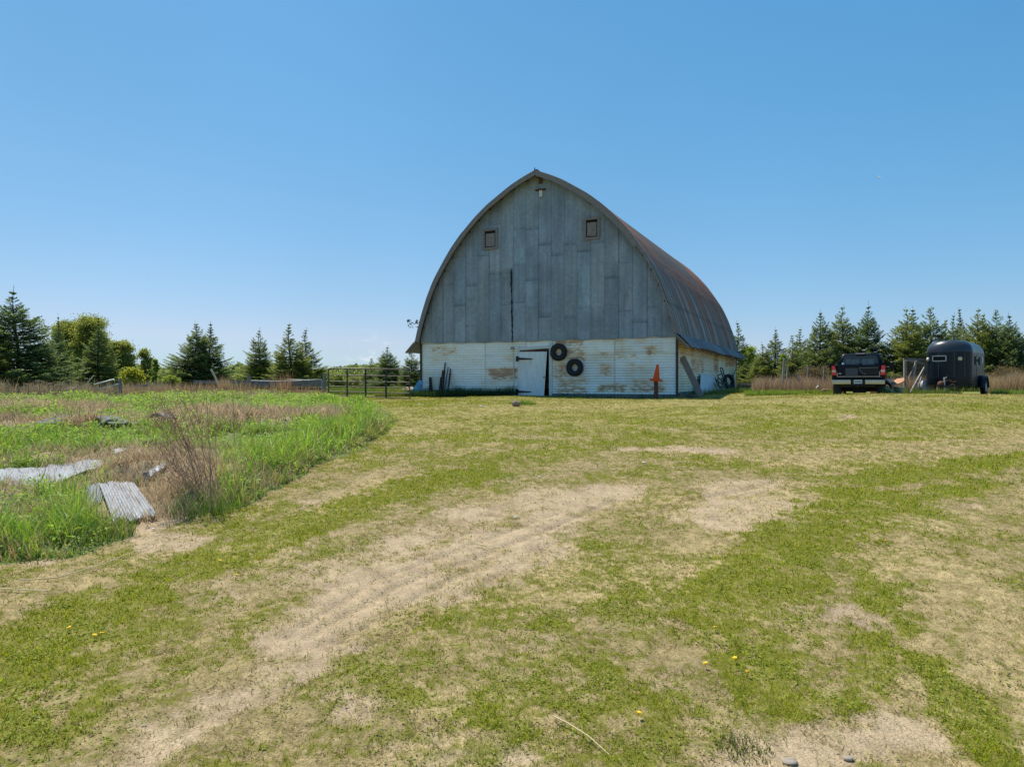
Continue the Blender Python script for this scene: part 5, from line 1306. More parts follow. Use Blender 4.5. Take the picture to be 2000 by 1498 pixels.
b.box((TW / 2 + 0.006, 0.86, 1.76), (0.012, 0.74, 0.02)); b.box((TW / 2 + 0.006, 0.86, 0.54), (0.012, 0.74, 0.02)); b.build("door_frame", mat("worn_seam", (0.05, 0.06, 0.075)), trl)
def onfront(x_): return 0.55 * (1 - math.cos(math.asin(max(-1, min(1, x_ / (TW / 2)))))) - 0.28
b = MB(); cx = -0.28; yy = onfront(cx) - 0.03
for (x0, z0, sx_, sz_) in ((cx, 1.69, 0.52, 0.035), (cx, 1.475, 0.52, 0.035), (cx - 0.245, 1.58, 0.035, 0.25), (cx + 0.245, 1.58, 0.035, 0.25)):
    b.box((x0, yy + 0.0, z0), (sx_, 0.05, sz_), Matrix.Rotation(R(-8), 4, 'Z') if False else None)
fw = b.build("front_window", m_pale, trl)
b = MB(); b.box((cx, yy + 0.012, 1.58), (0.46, 0.03, 0.18)); b.build("pane", m_dark, fw)
for x_, r_ in ((0.46, 0.085), (-0.76, 0.085)):
    y0 = onfront(x_); ang = math.asin(x_ / (TW / 2))
    b = MB(); b.lathe([(0, 0.03), (r_, 0.02), (r_, -0.02), (0, -0.02)], 24, Matrix.Translation((x_, y0 - 0.012, 1.56)) @ Matrix.Rotation(ang * 0.9, 4, 'Z') @ Matrix.Rotation(R(90), 4, 'X')); b.build("round_lamp", mat("yellowed_lens", (0.62, 0.57, 0.42), 0.5, var=0.1), trl)
# side door with windows and handles, right side
for y0, y1 in ((0.55, 0.95), (1.3, 2.0)):
    b = MB(); b.box((TW / 2 + 0.008, (y0 + y1) / 2, 1.5), (0.02, y1 - y0, 0.35)); w = b.build("side_window", m_dark, trl)
b = MB(); b.box((TW / 2 + 0.03, 1.12, 1.35), (0.04, 0.04, 0.18)); b.box((TW / 2 + 0.03, 1.12, 1.62), (0.04, 0.04, 0.1)); b.build("door_latch", m_pale, trl)
b = MB(); b.box((TW / 2 + 0.012, 2.6, 1.55), (0.02, 0.3, 0.28)); b.build("side_light", mat("grey_lens", (0.35, 0.36, 0.33), 0.4), trl)
for sx in (-1, 1):
    fn = MB(); rings = []
    for i in range(11):
        a = R(180 * i / 10); yy = 2.15 - 0.55 * math.cos(a); zz = 0.38 + 0.5 * math.sin(a)
        rings.append([(sx * (TW / 2 - 0.02), yy, zz), (sx * (TW / 2 + 0.27), yy, zz - 0.01), (sx * (TW / 2 + 0.27), yy, zz - 0.05), (sx * (TW / 2 - 0.02), yy, zz - 0.035)])
    fn.loft(rings); fn.build("fender", m_tr, trl)
    M_ = Matrix.Rotation(R(90), 4, 'Y'); w = tyre_mb(0.36, 0.19, 0.19, M_).build("wheel", m_rub, trl); w.location = (sx * (TW / 2 + 0.13), 2.15, 0.36)
    b = MB(); b.lathe([(0, 0.03), (0.06, 0.03), (0.09, -0.01), (0.17, 0.0), (0.195, 0.04), (0.195, -0.04), (0, -0.04)], 24, Matrix.Translation((sx * 0.05, 0, 0)) @ Matrix.Rotation(R(90 * sx), 4, 'Y')); b.build("rim", m_white, w)
b = MB(); b.bar((-0.5, 0.1, 0.4), (0, -1.0, 0.4), 0.08, 0.08); b.bar((0.5, 0.1, 0.4), (0, -1.0, 0.4), 0.08, 0.08); b.bar((0, -0.9, 0.4), (0, -1.3, 0.42), 0.08, 0.08); tg_ = b.build("drawbar", m_blackm, trl)
b = MB(); b.tube([(0.0, -0.85, 0.1), (0.0, -0.85, 0.78)], 0.03, 10); b.tube([(0.0, -0.85, 0.76), (0.1, -0.95, 0.76), (0.1, -0.95, 0.82)], 0.012, 6); b.build("jack", m_pale, trl)
b = MB(); b.lathe([(0, 0.04), (0.1, 0.035), (0.13, 0), (0.1, -0.035), (0, -0.04)], 16, Matrix.Translation((-0.1, -1.0, 0.5)) @ Matrix.Rotation(R(80), 4, 'X')); b.tube([(0.05, -0.9, 0.62), (0.2, -0.95, 0.66), (0.3, -0.9, 0.58), (0.42, -0.85, 0.6)], 0.02, 6); b.tube([(0.2, -0.8, 0.45), (0.32, -0.85, 0.5), (0.4, -0.8, 0.38)], 0.018, 6); b.tube([(0.3, -0.95, 0.33), (0.5, -0.9, 0.30)], 0.02, 6); b.build("coupler", m_rust, trl)

# ------------------------------------------------------------------ ground litter and metal sheets, left garden
def quad_sheet(name, q4, nu, nv, amp, nc, col, lab, cat, lift=0.07, seed=1, m=m_wsheet, wob=0.05, rag=0.0):
    """sheet lying on the ground between four ground points, corrugated across u"""
    u = np.linspace(0, 1, nu)[None]; v = np.linspace(0, 1, nv)[:, None]
    P = [np.array([p.x, p.y]) for p in q4]
    X = (P[0][0] * (1 - u) + P[1][0] * u) * (1 - v) + (P[3][0] * (1 - u) + P[2][0] * u) * v
    Y = (P[0][1] * (1 - u) + P[1][1] * u) * (1 - v) + (P[3][1] * (1 - u) + P[2][1] * u) * v
    if rag:
        dy = P[3] - P[0]; rg = rag * (fbm(u * 6 + 0 * v, v * 0 + seed, seed, 3) - 0.5) * (v ** 4 - (1 - v) ** 4)
        X = X + dy[0] * rg; Y = Y + dy[1] * rg
    hz = [float(ground_at(p.x, p.y)) + lift for p in q4]
    Z = (hz[0] * (1 - u) + hz[1] * u) * (1 - v) + (hz[3] * (1 - u) + hz[2] * u) * v
    Z = np.maximum(Z, ground_at(X, Y) + 0.02) + amp * np.sin(2 * np.pi * nc * u) + wob * (fbm(u * 3 + seed, v * 2.0, seed, 3) - 0.5)
    C = np.array(col) * (0.72 + 0.5 * fbm(u * 5 + seed, v * 5, seed + 3, 4))[..., None] * (0.9 + 0.1 * np.sin(2 * np.pi * nc * u + np.pi) + 0 * v)[..., None]
    sp = sstep(0.68, 0.8, fbm(u * 9 + 3 * seed, v * 12, seed + 5, 3))[..., None] * 0.7
    C = C * (1 - sp) + np.array([0.2, 0.14, 0.11]) * sp
    a, b = np.meshgrid(np.arange(nv - 1), np.arange(nu - 1), indexing='ij'); q = np.stack([a * nu + b, (a + 1) * nu + b, (a + 1) * nu + b + 1, a * nu + b + 1], -1).reshape(-1, 4)
    V = np.stack([X, Y, Z], -1).reshape(-1, 3); o_ = V.mean(0)
    o = np_mesh(name, V - o_, q, m, None, np.clip(C, 0, 1).reshape(-1, 3), smooth=True); o.location = o_
    md = o.modifiers.new("Solidify", 'SOLIDIFY'); md.thickness = 0.004
    return tag(o, lab, cat)
quad_sheet("corrugated_sheet", [gpt(192, 952), gpt(262, 951), gpt(305, 1013), gpt(222, 1031)], 170, 14, 0.012, 13, (0.40, 0.40, 0.41), "pale corrugated metal sheet lying flat, nearest the lawn", "metal sheet", seed=3, rag=0.16)
quad_sheet("corrugated_sheet", [gpt(168, 953), gpt(207, 950), gpt(196, 985), gpt(170, 1003)], 90, 8, 0.012, 6, (0.27, 0.28, 0.30), "smaller bluish corrugated sheet tucked under the left edge of the pale one", "metal sheet", seed=8, lift=0.045)
quad_sheet("tin_sheet", [gpt(-70, 922), gpt(92, 916), gpt(72, 958), gpt(-70, 968)], 40, 60, 0.004, 2, (0.27, 0.28, 0.30), "long bent pale tin sheet lying at the left edge of the garden", "metal sheet", seed=13, lift=0.04, wob=0.08, rag=0.1)
quad_sheet("tin_sheet", [gpt(92, 915), gpt(207, 901), gpt(196, 916), gpt(76, 961)], 60, 16, 0.004, 2, (0.29, 0.30, 0.32), "smooth pale tin sheet curving right, beyond the leftmost one", "metal sheet", seed=17, lift=0.05, wob=0.08)
quad_sheet("corrugated_strip", [gpt(222, 897), gpt(308, 876), gpt(300, 884), gpt(226, 903)], 50, 24, 0.01, 3, (0.36, 0.36, 0.38), "narrow corrugated strip half buried in straw behind the sheets", "metal sheet", seed=19, lift=0.16)
quad_sheet("corrugated_strip", [gpt(290, 942), gpt(325, 938), gpt(322, 946), gpt(290, 948)], 30, 10, 0.01, 3, (0.40, 0.40, 0.42), "small pale corrugated scrap just right of the grey stake", "metal sheet", seed=23, lift=0.1)
b = MB(); p = gpt(290, 948); b.bar(p + Vector((0, 0, -0.05)), p + Vector((-0.045, 0.0, 0.22)), 0.07, 0.07); o = recenter(b.build("wooden_stake", mat("blue_grey_wood", (0.16, 0.18, 0.2), 0.9, var=0.3), bevel=0.005), p); tag(o, "short blue grey wooden stake sticking out of the straw by the metal sheets", "stake")
m_sb = mat("silver_grey_board", (0.13, 0.12, 0.12), 0.9, var=0.35, scale=4, bump=0.4)
def lyboard(a, b_, wd, th, lab, lift=0.15, name="weathered_board"):
    A_, B_ = gpt(*a), gpt(*b_); A_.z = float(ground_at(A_.x, A_.y)) + lift; B_.z = float(ground_at(B_.x, B_.y)) + lift
    b = MB(); n = 6; d = (B_ - A_).normalized(); s_ = d.cross(Vector((0, 0, 1))).normalized()
    rings = []
    for i in range(n + 1):
        c = A_.lerp(B_, i / n) + Vector((0, 0, 0.09 * math.sin(math.pi * i / n)))
        rings.append([c + s_ * wd / 2, c - s_ * wd / 2, c - s_ * wd / 2 - Vector((0, 0, th)), c + s_ * wd / 2 - Vector((0, 0, th))])
    b.loft(rings, smooth=False); o = recenter(b.build(name, m_sb), (A_ + B_) / 2); return tag(o, lab, "board", "weathered boards lying in the garden")
lyboard((92, 846), (170, 830), 0.6, 0.06, "wide warped grey board lying left of the straw heap", 0.14)
lyboard((172, 834), (238, 845), 0.5, 0.05, "wide grey splintered board lying right of the straw heap", 0.14)
lyboard((190, 846), (238, 842), 0.15, 0.06, "narrow dark board under the splintered one", 0.1)
lyboard((300, 836), (335, 840), 0.3, 0.05, "short dark board half hidden behind the bare shrub", 0.12)
lyboard((0, 838), (36, 836), 0.4, 0.05, "dark board end at the far left edge of the garden", 0.12)

def tuft(name, lab, px, py, n, h0, h1, rad, c0, c1, w=0.012, lean=0.7, cat="grass clump", m=None, Y=None):
    c = gpt(px, py) if Y is None else at_px(px, Y)
    a = rng.uniform(0, 2 * np.pi, n); q = rad * rng.uniform(0, 1, n) ** 0.6
    x, y = q * np.cos(a), q * np.sin(a); z = ground_at(x + c.x, y + c.y) - c.z
    u1 = rng.uniform(0, 1, n)[:, None]; ct = (np.array(c0) * (1 - u1) + np.array(c1) * u1) * rng.uniform(0.7, 1.2, n)[:, None]
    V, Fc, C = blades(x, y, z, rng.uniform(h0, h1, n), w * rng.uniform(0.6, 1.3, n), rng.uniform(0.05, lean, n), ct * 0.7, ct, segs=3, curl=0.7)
    o = np_mesh(name, V, Fc, m or m_straw, cols=C); o.location = c
    return tag(o, lab, cat)
tuft("straw_clump", "tan straw heap draped over the grey boards in the garden", 158, 843, 420, 0.2, 0.8, 0.5, (0.38, 0.27, 0.17), (0.7, 0.54, 0.36), lean=1.5, w=0.022)
tuft("straw_clump", "dark red brown dead clump right of the bare shrub", 438, 850, 600, 0.12, 0.4, 0.5, (0.10, 0.055, 0.035), (0.26, 0.15, 0.09), lean=1.2)
tuft("straw_clump", "orange tan fountain of dry grass under the pale stick by the fence", 438, 774, 380, 0.4, 1.0, 0.3, (0.42, 0.29, 0.17), (0.62, 0.47, 0.3), lean=0.55, Y=31.5)
tuft("straw_clump", "upright reddish dry stalks in front of the wide fence board", 552, 774, 230, 0.4, 1.3, 0.5, (0.36, 0.21, 0.12), (0.62, 0.42, 0.26), lean=0.4, w=0.016, Y=31.2)
tuft("straw_clump", "low dry heap at the left edge of the garden behind the dark board", 12, 838, 600, 0.2, 0.5, 0.6, (0.26, 0.17, 0.11), (0.45, 0.33, 0.22), lean=1.2)
tuft("grass_clump", "lone bright green tuft on the lawn beside the brown stump before the door", 1020, 789, 600, 0.05, 0.18, 0.5, (0.12, 0.25, 0.03), (0.25, 0.38, 0.06), m=m_grass, w=0.014)
tuft("grass_clump", "dark green coarse tuft at the bottom edge of the lawn", 1455, 1465, 260, 0.03, 0.075, 0.17, (0.10, 0.14, 0.02), (0.20, 0.25, 0.03), m=m_grass, w=0.006, lean=1.45)
tuft("grass_clump", "tall green tuft at the near end of the left garden", 175, 1050, 700, 0.15, 0.38, 0.5, (0.12, 0.23, 0.03), (0.24, 0.36, 0.06), m=m_grass, w=0.008)
tuft("grass_clump", "bright green tuft at the foot of the bare shrub", 400, 1000, 700, 0.12, 0.34, 0.5, (0.12, 0.24, 0.03), (0.24, 0.38, 0.06), m=m_grass, w=0.008)
tuft("grass_clump", "small green tuft around the grey stake", 278, 948, 260, 0.08, 0.2, 0.15, (0.12, 0.2, 0.05), (0.22, 0.3, 0.1), m=m_grass, w=0.008)

for px, py, n_, rd, h1_, lab in ((70, 806, 420, 0.9, 0.45, "wide low heap of dead stalks far back on the left of the garden"), (250, 928, 420, 0.4, 0.3, "pale straw heap between the tin sheet and the grey stake"),
        (335, 905, 380, 0.4, 0.32, "straw heap just left of the bare shrub's middle"), (480, 826, 500, 0.9, 0.45, "straw heap right of the dark red brown clump"), (560, 822, 500, 0.9, 0.4, "straw heap in the middle of the long dead strip"),
        (640, 828, 400, 0.8, 0.35, "straw heap at the right end of the long dead strip"), (345, 975, 380, 0.32, 0.22, "flattened straw at the near left foot of the bare shrub"), (140, 1005, 260, 0.3, 0.22, "dark brown litter left of the pale corrugated sheet")):
    tuft("straw_clump", lab, px, py, n_, 0.1, h1_, rd, (0.34, 0.25, 0.16), (0.84, 0.68, 0.47), lean=1.55, w=0.014 if py > 890 else 0.03, cat="straw heap")
# bare shrub of reddish stems
base = gpt(392, 985); rs = random.Random(31)
shrub = empty("bare_shrub", base, 0, "tall bare shrub of reddish brown stems fanning left in the overgrown garden", "shrub")
st = MB(); hd = MB()
Yb = base.y
for k in range(50):
    p0 = Vector((rs.uniform(-0.05, 0.42), rs.uniform(-0.35, 0.35), 0))
    tx = rs.triangular(255, 442, 300); ty_ = rs.uniform(760, 880) if k % 4 else rs.uniform(880, 940)
    tip = pt(tx, ty_, Yb + p0.y * 1.4) - base
    if tip.z < 0.2: tip.z = 0.3
    mid = p0.lerp(tip, 0.5) + Vector((rs.uniform(-0.02, 0.1), rs.uniform(-0.08, 0.08), 0.06))
    rad = rs.uniform(0.0028, 0.005)
    st.tube([p0, p0.lerp(mid, 0.5) + Vector((0.02, 0, 0.01)), mid, mid.lerp(tip, 0.5) + Vector((rs.uniform(-.02, .02), 0, 0)), tip], rad, 4, r2=rad * 0.5, cap=False)
    for j in range(rs.randint(4, 9)):
        q0 = mid.lerp(tip, rs.uniform(0.1, 0.95)); q1 = q0 + Vector((rs.uniform(-0.16, 0.12), rs.uniform(-0.12, 0.12), rs.uniform(0.04, 0.2))); st.tube([q0, q1], 0.003, 3, cap=False)
        if ty_ < 830 and rs.random() < 0.75:
            for _ in range(9):
                c = q1 + Vector((rs.uniform(-0.1, 0.1), rs.uniform(-0.1, 0.1), rs.uniform(-0.03, 0.04))); d = Vector((rs.uniform(-1, 1), rs.uniform(-1, 1), rs.uniform(-.4, .4))).normalized() * 0.022; e = d.cross(Vector((0.2, 0.3, 1))).normalized() * 0.006
                hd.add([c - d, c + e, c + d, c - e], [(0, 1, 2, 3)])
st.build("stems", mat("red_brown_stem", (0.38, 0.225, 0.14), 0.8, var=0.35, scale=3), shrub)
sh_ = hd.build("seed_heads", mat("tan_seed_head", (0.52, 0.35, 0.22), 0.9, var=0.3, scale=8), shrub); sh_["kind"] = "stuff"
def stem(px, y0, y1, lab, lean=0.0, r_=0.008):
    p = gpt(px, y0); t = pt(px + lean, y1, p.y); b = MB(); b.tube([p, p.lerp(t, 0.5) + Vector((0.015, 0, 0)), t], r_, 5, r2=r_ * 0.5); o = recenter(b.build("dead_stalk", MATS["red_brown_stem"]), p); tag(o, lab, "stalk", "single dead stalks in the garden")
stem(457, 890, 768, "thin dark upright stalk standing alone right of the bare shrub", -2)
stem(413, 1005, 770, "tall thin stalk rising from the near foot of the bare shrub", -10)
stem(508, 818, 778, "short stalk rising from the straw right of the shrub", -8)
stem(187, 1005, 915, "thin stalk rising before the pale corrugated sheet", -1, 0.004)
stem(725, 830, 805, "thin stalk leaning above the leafy weeds at the garden tip", 6)
# dried umbel weeds along the back left
umb = None; UG = "dead umbel weeds before the dark spruces"
ulabs = ["tallest dead umbel weed, with the highest pale flower heads", "dead umbel weed with a broad round head, left of the tallest", "dead umbel weed with a single head between two taller ones", "dead umbel weed with twin heads, rightmost of the row", "small dead umbel weed at the left end of the row", "dead umbel weed with a dark slanting stem", "lowest dead umbel weed, deep in the grey brush"]
for k, (px, py) in enumerate(((75, 743), (55, 749), (94, 747), (119, 749), (18, 756), (108, 752), (140, 757))):
    Y = 31.5; base = at_px(px, Y); h = (749 - py) / F * Y - base.z
    if umb is None:
        umb = empty("dead_umbel_weed", base, 0); b = MB(); b.tube([(0, 0, 0), (0.03, 0, 0.5), (0, 0, 1)], 0.012, 5); hb = MB()
        for j in range(5):
            a = j * 1.3; q1 = Vector((0.14 * math.cos(a), 0.14 * math.sin(a), 1.0 + 0.05 * (j % 3))); b.tube([(0, 0, 0.75), q1], 0.006, 4)
            for i in range(40):
                rr_ = 0.09 * math.sqrt(rs.random()); a2 = rs.uniform(0, 6.28); c = q1 + Vector((rr_ * math.cos(a2), rr_ * math.sin(a2), 0.02 - rr_ * 0.3)); s_ = 0.012
                hb.add([c + Vector((-s_, 0, 0)), c + Vector((0, -s_, s_)), c + Vector((s_, 0, 0)), c + Vector((0, s_, s_))], [(0, 1, 2, 3)])
        b.build("stalk", MATS["red_brown_stem"], umb); hb.build("flower_head", mat("pale_umbel", (0.42, 0.33, 0.24), 0.9, var=0.2), umb); u = umb
    else: u = copy_tree(umb)
    u.location = base; u.scale = (1, 1, h / 1.08); u.rotation_euler = (0.05 * k - 0.1, 0, k); tag(u, ulabs[k], "weed", UG)

# sticks, stones, dandelions, odd bits on the lawn
def lie(pts, r_, lab, cat="stalk", name="dry_stalk", m=None):
    P_ = [gpt(*p, lift=0.03) for p in pts]; b = MB(); b.tube(P_, r_, 6, r2=r_ * 0.6); o = recenter(b.build(name, m or mat("straw_stalk", (0.6, 0.47, 0.28), 0.7, var=0.15)), P_[0]); tag(o, lab, cat, "long dry stalks lying on the lawn")
lie([(-40, 1155), (0, 1156), (50, 1158), (96, 1160)], 0.006, "pale straight stalk at the left edge of the lawn")
lie([(35, 1140), (110, 1135), (200, 1108), (300, 1066)], 0.006, "long curved tan stalk between the left lawn and the garden")
lie([(1081, 1408), (1110, 1422), (1150, 1450), (1190, 1484)], 0.004, "thin pale bent stalk near the bottom middle of the lawn")
lie([(930, 1068), (950, 1071)], 0.008, "tiny pale chip of straw on the bare track")
rock("stump", gpt(1008, 793, 0.08), (0.16, 0.14, 0.12), mat("grey_brown_stump", (0.28, 0.2, 0.15), 0.9, var=0.4, scale=6, bump=0.5), "small grey brown stump on the lawn before the barn door", "stump", seed=4)
m_st = mat("flat_grey_stone", (0.30, 0.25, 0.20), 0.9, var=0.2, scale=6, bump=0.4); m_ws = mat("white_litter", (0.8, 0.8, 0.78), 0.7, var=0.05)
rock("stone", gpt(1657, 1484, 0.0), (0.03, 0.025, 0.014), m_st, "grey stone on the bare soil at the bottom right", seed=21, sub=2)
rock("stone", gpt(1542, 1488, -0.003), (0.045, 0.04, 0.012), m_st, "flat grey stone set in the soil left of the other one", seed=22, sub=2)
for k, (px, py, s_, lab) in enumerate(((940, 794, .07, "white scrap on the far lawn left of the stump"), (820, 790, .06, "white scrap on the far lawn near the barn's left corner"), (300, 1035, .03, "white scrap on the bare patch right of the metal sheets"), (793, 848, .04, "white scrap right of the garden's leafy tip"), (1054, 933, .035, "white scrap beside the upper bare track"), (1007, 1012, .03, "white scrap half pressed into the bare track"), (1258, 905, .04, "white scrap in the green patch above the track"))):
    rock("litter", gpt(px, py, 0.015), (s_, s_ * 0.7, s_ * 0.35), m_ws, lab, "litter", "white scraps scattered on the lawn", seed=30 + k, sub=1)
dl = [(137, 1236, "dandelion on the left green band, left of a close pair"), (183, 1251, "left dandelion of a close pair on the left green band"), (197, 1247, "right dandelion of a close pair on the left green band"), (428, 1103, "dandelion near the end of the long curved stalk"), (460, 1131, "dandelion just below the bright green part of the left band"), (506, 1098, "dandelion at the left rim of the bare track"),
      (1437, 1297, "largest yellow dandelion, on the green strip right of the middle"), (1460, 1324, "dandelion just below and right of the largest one"), (1380, 1308, "small dandelion left of the largest one"), (1398, 1237, "small dandelion above the largest one"), (1245, 1406, "orange yellow dandelion nearest the bottom edge"), (1731, 1065, "dandelion far up the right green strip"), (205, 905, None), (1552, 834, "tiny dandelion in the far green band right of the barn"), (300, 1252, None)]
dd = None
for px, py, lab in dl:
    if not lab: continue
    p = gpt(px, py)
    if dd is None:
        dd = empty("dandelion", p); b = MB(); b.tube([(0, 0, 0), (0.003, 0, 0.04)], 0.0018, 5); b.build("stalk", mat("dandelion_green", (0.15, 0.22, 0.05), 0.6), dd)
        b = MB(); rsd = random.Random(2)
        for i in range(60):
            a = rsd.uniform(0, 6.28); l_ = rsd.uniform(0.008, 0.02); z_ = 0.04 + rsd.uniform(0, 0.008); w_ = 0.0022; c_, s_ = math.cos(a), math.sin(a)
            b.add([(-s_ * w_, c_ * w_, z_), (s_ * w_, -c_ * w_, z_), (c_ * l_ + s_ * w_, s_ * l_ - c_ * w_, z_ + 0.004), (c_ * l_ - s_ * w_, s_ * l_ + c_ * w_, z_ + 0.004)], [(0, 1, 2, 3)])
        b.lathe([(0, 0.052), (0.008, 0.05), (0.012, 0.04), (0, 0.038)], 10); b.build("flower", mat("dandelion_yellow", (0.95, 0.60, 0.01), 0.6, var=0.08), dd); d = dd
    else: d = copy_tree(dd)
    k = 1.0 + 0.15 * (p.y > 8); d.location = p; d.scale = (k, k, k); d.rotation_euler = (0.2, 0.1, px); tag(d, lab, "dandelion", "dandelions in the lawn")

# ------------------------------------------------------------------ trees
m_needle = mat_attr("spruce_needles", rough=0.6, transl=0.42, spec=0.2, transl_tint=(1.2, 1.2, 0.6))
m_leaf = mat_attr("spring_leaves", rough=0.55, transl=0.6, spec=0.25)
m_bark = mat("grey_brown_bark", (0.10, 0.08, 0.065), 0.9, var=0.35, scale=6, bump=0.4)
def quads(P, D1, D2):
    V = np.stack([P - D1, P + D2, P + D1, P - D2], 1).reshape(-1, 3); n = len(P)
    return V, np.arange(4 * n).reshape(n, 4)
def unit(v): return v / np.maximum(np.linalg.norm(v, axis=1, keepdims=True), 1e-9)
def spruce_mesh(seed, h=6.0, r=1.5, power=0.85, dens=1.0):
    g = np.random.default_rng(seed); rs = random.Random(seed)
    P = []; D = []; Cc = []; W = []; wood = MB()
    lean = [rs.uniform(-0.03, 0.03), rs.uniform(-0.03, 0.03)]
    def tr_(z): return np.array([lean[0] * z * math.sin(z), lean[1] * z, z])
    wood.tube([tuple(tr_(h * k / 8)) for k in range(9)], 0.085, 8, r2=0.002)
    z = 0.05 * h
    while z < 0.985 * h:
        t = z / h
        # profile: widest at a sixth of the height
        L0 = r * (max(0.035, 1 - t / 0.95)) ** power * min(1, 0.75 + t * 2.5)
        nb = rs.randint(7, 10) if t < 0.5 else rs.randint(5, 8) if t < 0.8 else rs.randint(3, 5)
        a0 = rs.uniform(0, 6.28)
        for k in range(nb):
            az_ = a0 + 6.283 * k / nb + rs.uniform(-0.3, 0.3)
            L = L0 * rs.choice([0.55, 0.75, 0.9, 1.0, 1.15, 1.35]) * rs.uniform(0.88, 1.1)
            el0 = -0.12 + 1.05 * t ** 1.5 + rs.uniform(-0.1, 0.12); el1 = el0 + 0.35 + rs.uniform(-0.1, 0.15)
            m = max(3, int(L / 0.085)); s = np.linspace(0, 1, m)
            el = el0 + (el1 - el0) * s; st_ = L / m
            rad = np.cumsum(np.cos(el) * st_); up = np.cumsum(np.sin(el) * st_) - 0.05 * L * np.sin(s * 3.1)
            c0 = tr_(z)
            pts = np.stack([c0[0] + rad * math.cos(az_), c0[1] + rad * math.sin(az_), c0[2] + up], 1)
            wood.tube([tuple(c0)] + [tuple(pts[i]) for i in sorted({m // 2, m - 1})], 0.018 * (1 - t) + 0.006, 4, r2=0.003, cap=False)
            dirv = np.gradient(pts, axis=0); dirv = unit(dirv)
            side = np.array([-math.sin(az_), math.cos(az_), 0.0])
            tips = s
            # needles along the main branch
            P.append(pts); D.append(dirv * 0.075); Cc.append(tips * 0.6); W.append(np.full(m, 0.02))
            for sg in (-1, 1):
                for i in range(max(1, int(m * 0.12)), m):
                    tl = (1 - s[i]) * L * 0.55 + 0.07
                    tl = min(tl, 0.5) * rs.uniform(0.7, 1.15); q = max(2, int(tl / (0.075 / dens)))
                    td = dirv[i] * 0.75 + side * sg * 0.75 + np.array([0, 0, rs.uniform(-0.18, 0.12)]); td = td / np.linalg.norm(td)
                    u = (np.arange(q) + 0.6) / q
                    tp_ = pts[i][None] + td[None] * (tl * u)[:, None]; tp_[:, 2] -= 0.10 * tl * u ** 2
                    tp_ = tp_ + g.normal(0, 0.012, tp_.shape)
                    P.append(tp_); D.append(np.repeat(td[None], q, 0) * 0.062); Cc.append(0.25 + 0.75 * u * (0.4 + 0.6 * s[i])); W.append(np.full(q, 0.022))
        z += rs.uniform(0.11, 0.18) * (h / 6) ** 0.5 * (1.0 if t < 0.75 else 1.7)
    # leader
    lt = np.linspace(0.86 * h, h * 1.03, 26); lp = np.array([tr_(q) for q in lt])
    P.append(lp); D.append(np.tile([0, 0, 0.04], (26, 1))); Cc.append(np.full(26, 0.5)); W.append(np.full(26, 0.010))
    P = np.vstack(P); D = np.vstack(D); Cc = np.concatenate(Cc); W = np.concatenate(W)
    n = len(P); D = D + g.normal(0, 0.018, D.shape)
    rnd = unit(g.normal(0, 1, (n, 3))); E = unit(np.cross(D, rnd)) * W[:, None]
    V, Fq = quads(P, D, E)
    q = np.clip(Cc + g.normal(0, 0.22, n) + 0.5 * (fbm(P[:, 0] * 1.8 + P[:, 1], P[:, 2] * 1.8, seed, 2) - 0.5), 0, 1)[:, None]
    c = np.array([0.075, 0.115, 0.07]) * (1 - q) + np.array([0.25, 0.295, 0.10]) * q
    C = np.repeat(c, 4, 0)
    return V, Fq, C, wood
SP = []
for k, (hh, r_, pw) in enumerate(((6.0, 1.75, 0.80), (6.0, 1.5, 0.95), (6.0, 1.65, 0.7), (6.0, 1.35, 0.8), (6.0, 1.9, 0.9), (6.0, 1.2, 0.75), (6.0, 1.6, 1.05), (6.0, 1.55, 0.62), (6.0, 1.7, 0.88))):
    V, Fq, C, wood = spruce_mesh(100 + k, hh, r_, pw, 1.25); C = C * np.array([(1, 1, 1), (0.85, 0.92, 1.0), (1.2, 1.1, 0.85), (0.95, 1, 0.9), (0.8, 0.9, 1.05), (1.25, 1.15, 0.9), (1.05, 1.0, 0.8), (0.9, 0.95, 1.0), (1.15, 1.08, 0.8)][k])
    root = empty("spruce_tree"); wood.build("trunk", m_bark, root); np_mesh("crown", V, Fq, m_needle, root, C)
    SP.append([root, False, r_])
SG = "young spruces around the farmyard"
